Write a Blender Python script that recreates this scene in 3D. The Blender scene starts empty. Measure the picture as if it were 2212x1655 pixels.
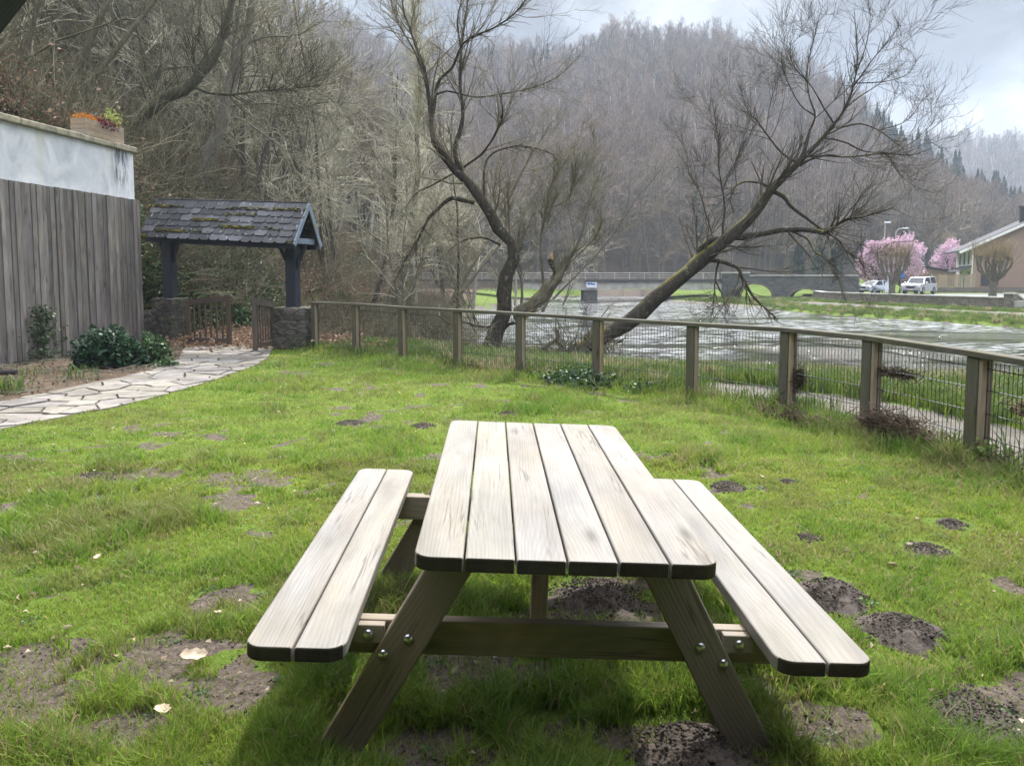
import bpy, bmesh, math, random
import numpy as np
from mathutils import Vector, Matrix, Euler

# ------------------------------------------------------------------ camera
sc = bpy.context.scene
F, PITCH, YH, EYE = 1661.0, 0.08, 600.0, 1.57          # calibrated on a 2212 x 1655 grid
cam = bpy.data.cameras.new("camera"); camo = bpy.data.objects.new("camera", cam)
sc.collection.objects.link(camo); sc.camera = camo
camo.location = (0, 0, EYE); camo.rotation_euler = (math.pi/2 - PITCH, 0, 0)
cam.sensor_width = 36; cam.lens = 36*F/2212
CY = YH + F*math.tan(PITCH)
cam.shift_y = (CY - 827.5)/2212
cam.clip_end = 4000; cam.clip_start = 0.05
sc.render.engine = 'CYCLES'
# ------------------------------------------------------------------ world + sun
SUN_EL, SUN_AZ = math.radians(47), math.radians(14)    # azimuth clockwise from +Y
w = bpy.data.worlds.new("World"); sc.world = w; w.use_nodes = True
nt = w.node_tree; nt.nodes.clear()
def nd(nt, t, **kw):
    n = nt.nodes.new(t)
    for k, v in kw.items():
        if k.startswith('i_'):
            n.inputs[int(k[2:]) if k[2:].isdigit() else k[2:].replace('_', ' ')].default_value = v
        else: setattr(n, k, v)
    return n
def ramp(nt, stops, src=None, interp='LINEAR'):
    r = nt.nodes.new('ShaderNodeValToRGB'); cr = r.color_ramp; cr.interpolation = interp
    while len(cr.elements) < len(stops): cr.elements.new(0.5)
    for e, (p, c) in zip(cr.elements, stops):
        e.position = p; e.color = (c, c, c, 1) if isinstance(c, (int, float)) else (*c, 1)
    if src is not None: nt.links.new(src, r.inputs[0])
    return r
def mth(nt, op, a, b=None, clamp=False):
    m = nt.nodes.new('ShaderNodeMath'); m.operation = op; m.use_clamp = clamp
    for i, v in enumerate((a, b)):
        if v is None: continue
        if isinstance(v, (int, float)): m.inputs[i].default_value = v
        else: nt.links.new(v, m.inputs[i])
    return m.outputs[0]
def mix(nt, fac, a, b, blend='MIX'):
    m = nt.nodes.new('ShaderNodeMix'); m.data_type = 'RGBA'; m.blend_type = blend
    for i, v in ((0, fac), (6, a), (7, b)):
        if isinstance(v, (int, float)): m.inputs[i].default_value = v if i == 0 else (v, v, v, 1)
        elif isinstance(v, tuple): m.inputs[i].default_value = (*v, 1)
        else: nt.links.new(v, m.inputs[i])
    return m.outputs[2]
def noise(nt, vec, scale, detail=4, rough=.55, dist=0):
    n = nd(nt, 'ShaderNodeTexNoise', i_Scale=scale, i_Detail=detail, i_Roughness=rough, i_Distortion=dist)
    if vec is not None: nt.links.new(vec, n.inputs['Vector'])
    return n.outputs['Fac']
def mapping(nt, vec, scale=(1, 1, 1), rot=(0, 0, 0), loc=(0, 0, 0)):
    m = nt.nodes.new('ShaderNodeMapping'); nt.links.new(vec, m.inputs[0])
    m.inputs['Scale'].default_value = scale; m.inputs['Rotation'].default_value = rot; m.inputs['Location'].default_value = loc
    return m.outputs[0]
sky = nd(nt, 'ShaderNodeTexSky', sky_type='NISHITA', sun_disc=False, sun_elevation=SUN_EL, sun_rotation=SUN_AZ)
sky.air_density = 1.4; sky.dust_density = 2.0
tc = nt.nodes.new('ShaderNodeTexCoord')
sep = nt.nodes.new('ShaderNodeSeparateXYZ'); nt.links.new(tc.outputs['Generated'], sep.inputs[0])
den = mth(nt, 'ADD', mth(nt, 'MAXIMUM', sep.outputs[2], 0.0), 0.22)
cb = nt.nodes.new('ShaderNodeCombineXYZ')
nt.links.new(mth(nt, 'DIVIDE', sep.outputs[0], den), cb.inputs[0]); nt.links.new(mth(nt, 'DIVIDE', sep.outputs[1], den), cb.inputs[1])
cv = mapping(nt, cb.outputs[0], loc=(3.2, 1.3, 0))
n1 = noise(nt, cv, 1.15, 7, .55, .25); n2 = noise(nt, mapping(nt, cv, loc=(7.1, 2.2, 3)), 2.6, 6, .55, .3)
cover = ramp(nt, [(.34, 0.7), (.52, 1)], n1)
shade = ramp(nt, [(.32, (1.45, 1.55, 1.8)), (.50, (2.6, 2.72, 3.0)), (.64, (4.9, 5.0, 5.3))], n2)
up = ramp(nt, [(.0, .25), (.14, .20), (.24, .095), (.34, .045), (.55, 1.0), (.95, 1.0)], sep.outputs[2])
cl = mix(nt, 1.0, mix(nt, 1.0, shade.outputs[0], up.outputs[0], 'MULTIPLY'), 2.5, 'MULTIPLY')
dt = nd(nt, 'ShaderNodeVectorMath', operation='DOT_PRODUCT'); nt.links.new(tc.outputs['Generated'], dt.inputs[0])
dt.inputs[1].default_value = (math.sin(SUN_AZ)*math.cos(SUN_EL), math.cos(SUN_AZ)*math.cos(SUN_EL), math.sin(SUN_EL))
glow = mth(nt, 'MULTIPLY', mth(nt, 'POWER', mth(nt, 'MAXIMUM', dt.outputs['Value'], 0.0), 26.0), 14.0)
zen = ramp(nt, [(.36, 1.0), (.7, 1.7)], sep.outputs[2]); cl = mix(nt, 1.0, cl, zen.outputs[0], 'MULTIPLY')
cl = mix(nt, 1.0, cl, glow, 'ADD')
col = mix(nt, cover.outputs[0], sky.outputs[0], cl)
bg = nd(nt, 'ShaderNodeBackground', i_Strength=0.12); nt.links.new(col, bg.inputs[0])
wo = nt.nodes.new('ShaderNodeOutputWorld'); nt.links.new(bg.outputs[0], wo.inputs[0])
sun = bpy.data.lights.new("sun", 'SUN'); sun.energy = 3.3; sun.angle = math.radians(1.2); sun.color = (1, .96, .89)
so = bpy.data.objects.new("sun", sun); sc.collection.objects.link(so)
sv = Vector((math.sin(SUN_AZ)*math.cos(SUN_EL), math.cos(SUN_AZ)*math.cos(SUN_EL), math.sin(SUN_EL)))
so.rotation_euler = sv.to_track_quat('Z', 'Y').to_euler()
vs = sc.view_settings; vs.view_transform = 'Standard'; vs.look = 'None'; vs.gamma = 1; vs.exposure = 1.32
sc.cycles.max_bounces = 6; sc.cycles.transparent_max_bounces = 6; sc.cycles.volume_bounces = 0
sc.cycles.sample_clamp_indirect = 4; sc.cycles.use_denoising = True

# ------------------------------------------------------------------ helpers
C = sc.collection
rng = np.random.default_rng(7)
cp, sp = math.cos(PITCH), math.sin(PITCH)
def ray(px, py): return np.array([px-1106, F*cp+(CY-py)*sp, -F*sp+(CY-py)*cp])
def at(px, py, Y): d = ray(px, py); return np.array([0, 0, EYE]) + d*(Y/d[1])
def gnd(px, py, z=0.0): d = ray(px, py); return np.array([0, 0, EYE]) + d*((z-EYE)/d[2])
SRC = 2212/2754
def ats(px, py, Y): return at(px*SRC, py*SRC, Y)
def ss(x, a, b): t = np.clip((x-a)/(b-a), 0, 1); return t*t*(3-2*t)
_tab = np.random.default_rng(3).random((256, 256))
def vn(x, y, s=1.0, o=0):
    x = np.asarray(x, float)*s+o*17.3+1000; y = np.asarray(y, float)*s+o*9.1+1000
    xi = np.floor(x).astype(int); yi = np.floor(y).astype(int); fx = x-xi; fy = y-yi
    fx = fx*fx*(3-2*fx); fy = fy*fy*(3-2*fy); g = lambda a, b: _tab[a & 255, b & 255]
    return (g(xi, yi)*(1-fx)+g(xi+1, yi)*fx)*(1-fy)+(g(xi, yi+1)*(1-fx)+g(xi+1, yi+1)*fx)*fy
def fbm(x, y, s=1.0, o=0, n=4):
    t = 0; a = .5; tot = 0
    for i in range(n): t = t+a*vn(x, y, s*2**i, o+i); tot += a; a *= .5
    return t/tot
def inpoly(x, y, poly):
    ins = np.zeros(np.shape(x), bool); n = len(poly)
    for i in range(n):
        x1, y1 = poly[i][:2]; x2, y2 = poly[(i+1) % n][:2]
        c = ((y1 > y) != (y2 > y)) & (x < (x2-x1)*(y-y1)/((y2-y1) if y2 != y1 else 1e-9)+x1)
        ins ^= c
    return ins
def dline(x, y, pts):
    best = np.full(np.shape(x), 1e9); sgn = np.zeros(np.shape(x))
    for (x1, y1), (x2, y2) in zip(pts[:-1], pts[1:]):
        dx, dy = x2-x1, y2-y1; L = dx*dx+dy*dy
        t = np.clip(((x-x1)*dx+(y-y1)*dy)/L, 0, 1)
        d = np.hypot(x-x1-t*dx, y-y1-t*dy); s = np.sign(dx*(y-y1)-dy*(x-x1))
        m = d < best; best = np.where(m, d, best); sgn = np.where(m, s, sgn)
    return best, sgn                                    # sgn > 0: left of the line's direction

def tag(o, label=None, cat=None, group=None, kind=None):
    if label: o['label'] = label
    if cat: o['category'] = cat
    if group: o['group'] = group
    if kind: o['kind'] = kind
    return o
def link(name, me, parent=None, mats=()):
    o = bpy.data.objects.new(name, me)
    for m in mats: me.materials.append(m)
    C.objects.link(o)
    if parent: o.parent = parent
    return o
def empty(name, loc, rz=0, label=None, cat=None, group=None):
    o = bpy.data.objects.new(name, None); C.objects.link(o); o.location = loc; o.rotation_euler = (0, 0, rz)
    o.empty_display_size = .2
    return tag(o, label, cat, group)
def npmesh(name, V, faces, col=None, smooth=False, mi=None, vec=None):
    """faces: list of int arrays (m,k)"""
    me = bpy.data.meshes.new(name); V = np.asarray(V, np.float32)
    me.vertices.add(len(V)); me.vertices.foreach_set('co', V.ravel())
    faces = [np.asarray(f, np.int32) for f in faces if len(f)]
    tot = sum(f.size for f in faces); nf = sum(len(f) for f in faces)
    me.loops.add(tot); me.polygons.add(nf)
    me.loops.foreach_set('vertex_index', np.concatenate([f.ravel() for f in faces]))
    lens = np.concatenate([np.full(len(f), f.shape[1], np.int32) for f in faces])
    me.polygons.foreach_set('loop_start', np.concatenate([[0], np.cumsum(lens)[:-1]]).astype(np.int32))
    if smooth: me.polygons.foreach_set('use_smooth', np.ones(nf, bool))
    if mi is not None: me.polygons.foreach_set('material_index', np.asarray(mi, np.int32))
    me.update(calc_edges=True)
    if col is not None:
        a = me.color_attributes.new('Col', 'FLOAT_COLOR', 'POINT')
        cc = np.ones((len(V), 4), np.float32); cc[:, :3] = col; a.data.foreach_set('color', cc.ravel())
    if vec is not None:
        a = me.attributes.new('gc', 'FLOAT_VECTOR', 'POINT'); a.data.foreach_set('vector', np.asarray(vec, np.float32).ravel())
    return me
def tubes(groups):
    """groups: list of (P (N,n,3), R (N,n), k sides) -> verts, quads"""
    V = []; Q = []; off = 0
    for P, R, k in groups:
        N, n = R.shape
        T = np.gradient(P, axis=1); T /= np.linalg.norm(T, axis=2, keepdims=True)+1e-9
        m = T.mean(1); ref = np.cross(m, [0, 0, 1.0]); b = np.linalg.norm(ref, axis=1) < .2*np.linalg.norm(m, axis=1)
        ref[b] = np.cross(m[b], [1.0, 0, 0]); ref = np.repeat(ref[:, None, :], n, 1)
        U = ref-(ref*T).sum(2, keepdims=True)*T; U /= np.linalg.norm(U, axis=2, keepdims=True)+1e-9
        W = np.cross(T, U); a = np.arange(k)*2*math.pi/k
        v = P[:, :, None, :]+R[:, :, None, None]*(np.cos(a)[None, None, :, None]*U[:, :, None, :]+np.sin(a)[None, None, :, None]*W[:, :, None, :])
        V.append(v.reshape(-1, 3))
        i = np.arange(N)[:, None, None]*n*k+np.arange(n-1)[None, :, None]*k+np.arange(k)[None, None, :]
        j = np.arange(N)[:, None, None]*n*k+np.arange(n-1)[None, :, None]*k+((np.arange(k)+1) % k)[None, None, :]
        Q.append((np.stack([i, j, j+k, i+k], -1).reshape(-1, 4))+off); off += N*n*k
    return np.concatenate(V), np.concatenate(Q)
def spawn(P, R, count, rg, t0=.2, t1=1., ang=(.5, 1.1), ln=(.5, 1.), n=5, up=.05, wig=.12, rr=.6, tip=.25, rmin=.003, bylen=True):
    N, m = R.shape
    seg = np.linalg.norm(np.diff(P, axis=1), axis=2).sum(1); p = seg/seg.sum() if bylen else None
    idx = rg.choice(N, count, p=p); t = rg.uniform(t0, t1, count)*(m-1); i = np.minimum(t.astype(int), m-2); f = (t-i)[:, None]
    A, B = P[idx, i], P[idx, i+1]; pos = A*(1-f)+B*f; T = B-A; T /= np.linalg.norm(T, axis=1, keepdims=True)+1e-9
    r0 = np.maximum((R[idx, i]*(1-f[:, 0])+R[idx, i+1]*f[:, 0])*rr, rmin)
    q = rg.normal(size=(count, 3)); q -= (q*T).sum(1, keepdims=True)*T; q /= np.linalg.norm(q, axis=1, keepdims=True)+1e-9
    a = rg.uniform(*ang, count)[:, None]; d = np.cos(a)*T+np.sin(a)*q
    L = rg.uniform(*ln, count)*(1-.45*t/(m-1)); st = (L/(n-1))[:, None]
    out = [pos]; curl = rg.normal(size=(count, 3))*wig*.6
    for s in range(n-1):
        d = d+rg.normal(size=(count, 3))*wig+curl; d[:, 2] += up; d /= np.linalg.norm(d, axis=1, keepdims=True)+1e-9
        out.append(out[-1]+d*st)
    P2 = np.stack(out, 1); R2 = r0[:, None]*np.linspace(1, tip, n)[None]
    return P2, np.maximum(R2, rmin*.5)
def smooth_path(pts, rad, n):
    pts = np.asarray(pts, float); rad = np.asarray(rad, float)
    if len(rad) != len(pts): rad = np.interp(np.linspace(0, 1, len(pts)), np.linspace(0, 1, len(rad)), rad)
    d = np.concatenate([[0], np.cumsum(np.linalg.norm(np.diff(pts, axis=0), axis=1))]); u = np.linspace(0, d[-1], n)
    pp = np.vstack([2*pts[0]-pts[1], pts, 2*pts[-1]-pts[-2]]); out = []
    for x in u:
        i = min(max(np.searchsorted(d, x, side='right')-1, 0), len(pts)-2); t = (x-d[i])/(d[i+1]-d[i]+1e-9)
        a, b, c, e = pp[i:i+4]
        out.append(.5*((2*b)+(-a+c)*t+(2*a-5*b+4*c-e)*t*t+(-a+3*b-3*c+e)*t**3))
    return np.array(out), np.interp(u, d, rad)
class MB:
    """collects bevelled-looking boxes / prisms into one mesh; keeps a grain coordinate and colour per vertex"""
    def __init__(s): s.v = []; s.f = []; s.g = []; s.c = []; s.m = []
    def add(s, V, Fc, g=None, c=(1, 1, 1), m=0):
        o = len(s.v); V = [tuple(map(float, p)) for p in V]; s.v += V; s.f += [tuple(i+o for i in f) for f in Fc]
        s.g += [tuple(p) for p in (g if g is not None else V)]; s.c += [c]*len(V)
        s.m += ([m]*len(Fc) if isinstance(m, int) else list(m)); return s
    def box(s, lo, hi, M=None, c=(1, 1, 1), m=0, along=None, off=None):
        x0, y0, z0 = lo; x1, y1, z1 = hi
        V = [(x0, y0, z0), (x1, y0, z0), (x1, y1, z0), (x0, y1, z0), (x0, y0, z1), (x1, y0, z1), (x1, y1, z1), (x0, y1, z1)]
        Fc = [(0, 3, 2, 1), (4, 5, 6, 7), (0, 1, 5, 4), (1, 2, 6, 5), (2, 3, 7, 6), (3, 0, 4, 7)]
        ax = along if along is not None else int(np.argmax([x1-x0, y1-y0, z1-z0]))
        o = off if off is not None else (random.uniform(0, 40), random.uniform(0, 40), random.uniform(0, 40))
        perm = {0: (1, 0, 2), 1: (0, 1, 2), 2: (0, 2, 1)}[ax]      # grain runs along local y
        g = [tuple(p[perm[k]]+o[k] for k in range(3)) for p in V]
        if M is not None: V = [tuple(M @ Vector(p)) for p in V]
        return s.add(V, Fc, g, c, m)
    def prism(s, poly, z0, z1, M=None, c=(1, 1, 1), m=0, mside=None, off=None):
        n = len(poly); V = [(x, y, z0) for x, y in poly]+[(x, y, z1) for x, y in poly]
        Fc = [tuple(range(n-1, -1, -1)), tuple(range(n, 2*n))]+[(i, (i+1) % n, n+(i+1) % n, n+i) for i in range(n)]
        o = off or (random.uniform(0, 40), random.uniform(0, 40), 0); g = [(p[0]+o[0], p[1]+o[1], p[2]) for p in V]
        if M is not None: V = [tuple(M @ Vector(p)) for p in V]
        return s.add(V, Fc, g, c, m if mside is None else [m, m]+list(mside))
    def tube(s, pts, r, k=8, c=(1, 1, 1), m=0, caps=True):
        P = np.array(pts, float)[None]; R = np.full((1, len(pts)), r) if np.isscalar(r) else np.array(r, float)[None]
        V, Q = tubes([(P, R, k)]); Fc = [tuple(q) for q in Q]
        if caps: Fc += [tuple(range(k-1, -1, -1)), tuple(range(len(V)-k, len(V)))]
        return s.add(V, Fc, [(v[0]*1.0, v[2], v[1]) for v in V], c, m)
    def build(s, name, mats, parent=None, bevel=0, smooth=False, seg=2):
        me = bpy.data.meshes.new(name); me.from_pydata(s.v, [], s.f)
        a = me.attributes.new('gc', 'FLOAT_VECTOR', 'POINT'); a.data.foreach_set('vector', np.array(s.g, np.float32).ravel())
        a = me.color_attributes.new('Col', 'FLOAT_COLOR', 'POINT'); cc = np.ones((len(s.v), 4), np.float32); cc[:, :3] = s.c
        a.data.foreach_set('color', cc.ravel()); me.polygons.foreach_set('material_index', np.array(s.m, np.int32))
        if smooth: me.polygons.foreach_set('use_smooth', np.ones(len(s.f), bool))
        me.update()
        o = link(name, me, parent, mats if isinstance(mats, (list, tuple)) else [mats])
        if bevel:
            b = o.modifiers.new('bevel', 'BEVEL'); b.width = bevel; b.segments = seg; b.limit_method = 'ANGLE'; b.angle_limit = .6
        return o
def copy_tree(o, parent=None):
    c = o.copy(); C.objects.link(c); c.parent = parent
    for ch in [x for x in bpy.data.objects if x.parent == o]: copy_tree(ch, c)
    return c
def frame(origin, xdir, zdir=(0, 0, 1)):
    x = Vector(xdir).normalized(); z = Vector(zdir); y = z.cross(x).normalized(); z = x.cross(y)
    M = Matrix((x, y, z)).transposed().to_4x4(); M.translation = Vector(origin); return M

# ------------------------------------------------------------------ materials
def new_mat(name):
    m = bpy.data.materials.new(name); m.use_nodes = True; t = m.node_tree; t.nodes.clear()
    b = t.nodes.new('ShaderNodeBsdfPrincipled'); o = t.nodes.new('ShaderNodeOutputMaterial'); t.links.new(b.outputs[0], o.inputs[0])
    return m, t, b
def setc(t, b, c):
    if isinstance(c, tuple): b.inputs['Base Color'].default_value = (*c, 1)
    else: t.links.new(c, b.inputs['Base Color'])
def bump(t, b, h, strength=.3, dist=.01):
    n = nd(t, 'ShaderNodeBump', i_Strength=strength, i_Distance=dist); t.links.new(h, n.inputs['Height']); t.links.new(n.outputs[0], b.inputs['Normal'])
def attr(t, name): return nd(t, 'ShaderNodeAttribute', attribute_name=name)
def plain(name, c, rough=.7, metal=0, var=.25, scale=8, bmp=.1):
    m, t, b = new_mat(name); tcn = t.nodes.new('ShaderNodeTexCoord').outputs['Object']
    f = noise(t, tcn, scale, 5); r = ramp(t, [(.3, tuple(x*(1-var) for x in c)), (.7, tuple(min(1, x*(1+var)) for x in c))], f)
    setc(t, b, r.outputs[0]); b.inputs['Roughness'].default_value = rough; b.inputs['Metallic'].default_value = metal
    if bmp: bump(t, b, noise(t, tcn, scale*4, 4), bmp, .01)
    return m
def wood(name, c1, c2, ring=1.0, rough=.75, green=0., dirt=.5, spec=.4):
    m, t, b = new_mat(name); g = attr(t, 'gc').outputs['Vector']; c = attr(t, 'Col').outputs['Color']
    warp = noise(t, mapping(t, g, (2.2, .42, 2.2)), 1.5, 2, .4)
    cbn = t.nodes.new('ShaderNodeCombineXYZ'); s = t.nodes.new('ShaderNodeSeparateXYZ'); t.links.new(g, s.inputs[0])
    ringv = mth(t, 'SINE', mth(t, 'ADD', mth(t, 'MULTIPLY', warp, 130*ring), mth(t, 'MULTIPLY', s.outputs[0], 520*ring)))
    rv = mth(t, 'MULTIPLY_ADD', ringv, .5); t.nodes[-1].inputs[2].default_value = .5
    fib = noise(t, mapping(t, g, (160, 3.5, 160)), 1, 4, .6)
    blo = noise(t, mapping(t, g, (6, 1.2, 6)), 1.1, 4, .6)
    k = mix(t, .82, rv, fib); rc = ramp(t, [(.2, c1), (.8, c2)], k)
    knots = nd(t, 'ShaderNodeTexVoronoi', feature='F1', i_Scale=1.0); t.links.new(mapping(t, g, (6.0, 1.7, 6.0)), knots.inputs['Vector'])
    kr = ramp(t, [(.0, .35), (.06, .5), (.12, .8), (.2, 1)], knots.outputs['Distance'])
    cc = mix(t, 1., mix(t, 1., rc.outputs[0], c, 'MULTIPLY'), kr.outputs[0], 'MULTIPLY')
    dr = ramp(t, [(.3, 1-dirt*.55), (.6, 1)], blo); cc = mix(t, 1., cc, dr.outputs[0], 'MULTIPLY')
    if green:
        tco = t.nodes.new('ShaderNodeTexCoord').outputs['Object']
        gm = ramp(t, [(.45, 0), (.68, green)], noise(t, tco, 3.1, 5)); cc = mix(t, gm.outputs[0], cc, (.075, .085, .025))
    crk = ramp(t, [(.0, .5), (.012, .68), (.024, 1)], mth(t, 'ABSOLUTE', mth(t, 'SUBTRACT', noise(t, mapping(t, g, (26, .9, 26)), 1, 3, .5), .5)))
    msk = ramp(t, [(.55, 0), (.62, 1)], noise(t, mapping(t, g, (9, 1.5, 9)), 1, 2)); cc = mix(t, msk.outputs[0], cc, mix(t, 1., cc, crk.outputs[0], 'MULTIPLY'))
    gry = ramp(t, [(.35, 0), (.7, .6)], noise(t, mapping(t, g, (3, .9, 3), loc=(5, 3, 1)), 1.3, 4)); lum = nd(t, 'ShaderNodeRGBToBW'); t.links.new(cc, lum.inputs[0]); cc = mix(t, gry.outputs[0], cc, lum.outputs[0])
    setc(t, b, cc); b.inputs['Roughness'].default_value = rough; b.inputs['Specular IOR Level'].default_value = spec
    bump(t, b, mix(t, .5, rv, fib), .35, .002)
    return m
M = {}
M['table'] = wood('weathered_pine', (.20, .180, .152), (.28, .257, .222), .8, .68, .12, .62, .18)
M['table_frame'] = wood('treated_pine', (.19, .142, .082), (.30, .23, .14), .8, .7, .35, .4)
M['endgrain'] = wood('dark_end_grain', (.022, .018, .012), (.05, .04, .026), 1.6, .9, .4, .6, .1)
M['fence'] = wood('green_grey_post', (.07, .062, .04), (.125, .112, .078), .7, .85, .45, .6, .2)
M['batten'] = wood('tan_batten', (.22, .165, .10), (.32, .25, .165), .7, .8, .12, .4, .2)
M['clad'] = wood('weathered_cladding', (.13, .116, .106), (.29, .265, .246), .22, .9, .06, .6, .15)
M['gatewood'] = wood('brown_gate_wood', (.065, .04, .026), (.115, .075, .05), .7, .7, .1, .5)
M['planter'] = wood('planter_wood', (.28, .19, .11), (.44, .32, .20), .8, .75, .05, .5)
M['bluewood'] = wood('blue_black_timber', (.010, .014, .024), (.022, .03, .048), .5, .55, 0, .3)
M['bargewood'] = wood('pale_blue_barge', (.16, .20, .27), (.27, .33, .42), .5, .6, 0, .3)
M['plank_fence'] = wood('plank_fence', (.30, .22, .13), (.42, .33, .2), .7, .8, 0, .3)
M['metal'] = plain('galvanised_steel', (.55, .56, .56), .3, 1, .1, 30)
M['wire'] = plain('dark_wire', (.028, .03, .032), .45, .4, .2, 20)
M['black'] = plain('black_plastic', (.02, .02, .022), .4)
M['rubber'] = plain('tyre_rubber', (.02, .02, .02), .9)
M['silver'] = plain('silver_paint', (.62, .65, .70), .25, .5, .04, 2, 0)
M['greycar'] = plain('grey_blue_paint', (.46, .52, .60), .25, .4, .04, 2, 0)
M['glass'] = plain('dark_glass', (.03, .035, .04), .08, 0, .1, 2, 0)
M['lampglass'] = plain('headlamp_glass', (.75, .78, .8), .1, .2, .05, 2, 0)
M['white'] = plain('white_paint', (.75, .74, .70), .7, 0, .06, 3)
M['concrete'] = plain('concrete', (.40, .385, .35), .9, 0, .25, 1.4, .2)
M['slate_roof'] = plain('roof_slate', (.055, .055, .06), .95)
M['tarmac'] = plain('tarmac', (.13, .13, .13), .95)
M['terra'] = plain('terracotta', (.35, .15, .08), .8)
M['blue'] = plain('blue_sign', (.02, .13, .55), .5, 0, .05)
M['signwhite'] = plain('sign_white', (.72, .76, .8), .6, 0, .05)

def stone_mat(name, c1, c2, scale=(1.4, 1.4, 4.5), mortar=(.10, .10, .085), green=.3, coord='Object'):
    m, t, b = new_mat(name); v = t.nodes.new('ShaderNodeTexCoord').outputs[coord]
    wv = nd(t, 'ShaderNodeVectorMath', operation='ADD'); nz = nd(t, 'ShaderNodeTexNoise', i_Scale=2.2); t.links.new(v, nz.inputs['Vector'])
    sc_ = nd(t, 'ShaderNodeVectorMath', operation='SCALE'); t.links.new(nz.outputs['Color'], sc_.inputs[0]); sc_.inputs['Scale'].default_value = .12
    t.links.new(v, wv.inputs[0]); t.links.new(sc_.outputs[0], wv.inputs[1]); mv = mapping(t, wv.outputs[0], scale)
    ed = nd(t, 'ShaderNodeTexVoronoi', feature='DISTANCE_TO_EDGE', i_Scale=1.7); t.links.new(mv, ed.inputs['Vector'])
    cl_ = nd(t, 'ShaderNodeTexVoronoi', feature='F1', i_Scale=1.7); t.links.new(mv, cl_.inputs['Vector'])
    sx = t.nodes.new('ShaderNodeSeparateColor'); t.links.new(cl_.outputs['Color'], sx.inputs[0])
    base = ramp(t, [(0, c1), (1, c2)], sx.outputs[0]); fine = noise(t, v, 14, 6, .65)
    cc = mix(t, 1., base.outputs[0], ramp(t, [(.3, .6), (.7, 1.25)], fine).outputs[0], 'MULTIPLY')
    e = ramp(t, [(.02, 0), (.09, 1)], ed.outputs['Distance']); cc = mix(t, e.outputs[0], mortar, cc)
    gm = ramp(t, [(.48, 0), (.7, green)], noise(t, v, 2.3, 5)); cc = mix(t, gm.outputs[0], cc, (.06, .075, .02))
    setc(t, b, cc); b.inputs['Roughness'].default_value = .9
    hh = mix(t, .35, e.outputs[0], fine); bump(t, b, hh, .8, .03); return m
M['stone'] = stone_mat('rubble_stone', (.05, .045, .038), (.105, .095, .08), (2.0, 2.0, 7.5), mortar=(.028, .026, .022), green=.5)
M['bridge_stone'] = stone_mat('dark_bridge_stone', (.06, .06, .062), (.12, .118, .115), (1.2, 1.2, 3), green=.15)
M['wall_stone'] = stone_mat('brown_wall_stone', (.13, .105, .08), (.24, .20, .155), (1.6, 1.6, 4), green=.25)
def brick_mat():
    m, t, b = new_mat('brown_brick'); v = t.nodes.new('ShaderNodeTexCoord').outputs['Object']
    br = nd(t, 'ShaderNodeTexBrick', i_Scale=4.0); t.links.new(mapping(t, v, rot=(math.pi/2, 0, 0)), br.inputs['Vector'])
    br.inputs['Color1'].default_value = (.25, .15, .105, 1); br.inputs['Color2'].default_value = (.31, .20, .145, 1); br.inputs['Mortar'].default_value = (.3, .25, .2, 1)
    setc(t, b, br.outputs['Color']); b.inputs['Roughness'].default_value = .9; return m
M['brick'] = brick_mat()
def render_mat():
    m, t, b = new_mat('white_render'); v = t.nodes.new('ShaderNodeTexCoord').outputs['Object']
    base = ramp(t, [(.32, (.42, .44, .48)), (.5, (.56, .575, .60)), (.7, (.68, .69, .70))], noise(t, mapping(t, v, (1, 1, .8)), 2.2, 7, .6, .6))
    st = ramp(t, [(.55, 0), (.72, .55)], noise(t, mapping(t, v, (1, 2.4, .35)), 1.0, 5)); cc = mix(t, st.outputs[0], base.outputs[0], (.50, .47, .33))
    s = t.nodes.new('ShaderNodeSeparateXYZ'); t.links.new(v, s.inputs[0])
    band = mth(t, 'MULTIPLY', ramp(t, [(0, 0), (.035, 0), (.045, 1), (.115, 1), (.16, 0)], mth(t, 'MULTIPLY', s.outputs[1], -.2)).outputs[0], ramp(t, [(.44, 0), (.55, .9)], noise(t, mapping(t, v, (1, 11, 1.6)), 1., 6, .7)).outputs[0])
    hgt = ramp(t, [(.67, 0), (.76, 1)], mth(t, 'MULTIPLY', s.outputs[2], .2)); band = mth(t, 'MULTIPLY', band, hgt.outputs[0])
    cc = mix(t, band, cc, (.07, .08, .10)); setc(t, b, cc); b.inputs['Roughness'].default_value = .85
    bump(t, b, noise(t, v, 9, 6), .25, .01); return m
M['render'] = render_mat()
def coping_mat():
    m, t, b = new_mat('lichened_coping'); v = t.nodes.new('ShaderNodeTexCoord').outputs['Object']
    r = ramp(t, [(.3, (.09, .085, .07)), (.48, (.24, .22, .16)), (.62, (.33, .30, .20)), (.75, (.30, .26, .11))], noise(t, v, 5, 8, .7))
    setc(t, b, r.outputs[0]); b.inputs['Roughness'].default_value = .95; bump(t, b, noise(t, v, 22, 6), .6, .02); return m
M['coping'] = coping_mat()
def slate_tile():
    m, t, b = new_mat('lichened_slate'); v = t.nodes.new('ShaderNodeTexCoord').outputs['Object']; c = attr(t, 'Col').outputs['Color']
    cc = mix(t, 1., c, ramp(t, [(.3, .55), (.7, 1.35)], noise(t, v, 13, 7, .65)).outputs[0], 'MULTIPLY')
    li = ramp(t, [(.66, 0), (.70, .8)], noise(t, v, 11, 3, .5)); cc = mix(t, li.outputs[0], cc, (.32, .32, .30))
    setc(t, b, cc); b.inputs['Roughness'].default_value = .6; bump(t, b, noise(t, v, 30, 5), .3, .01); return m
M['slate'] = slate_tile()
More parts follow.
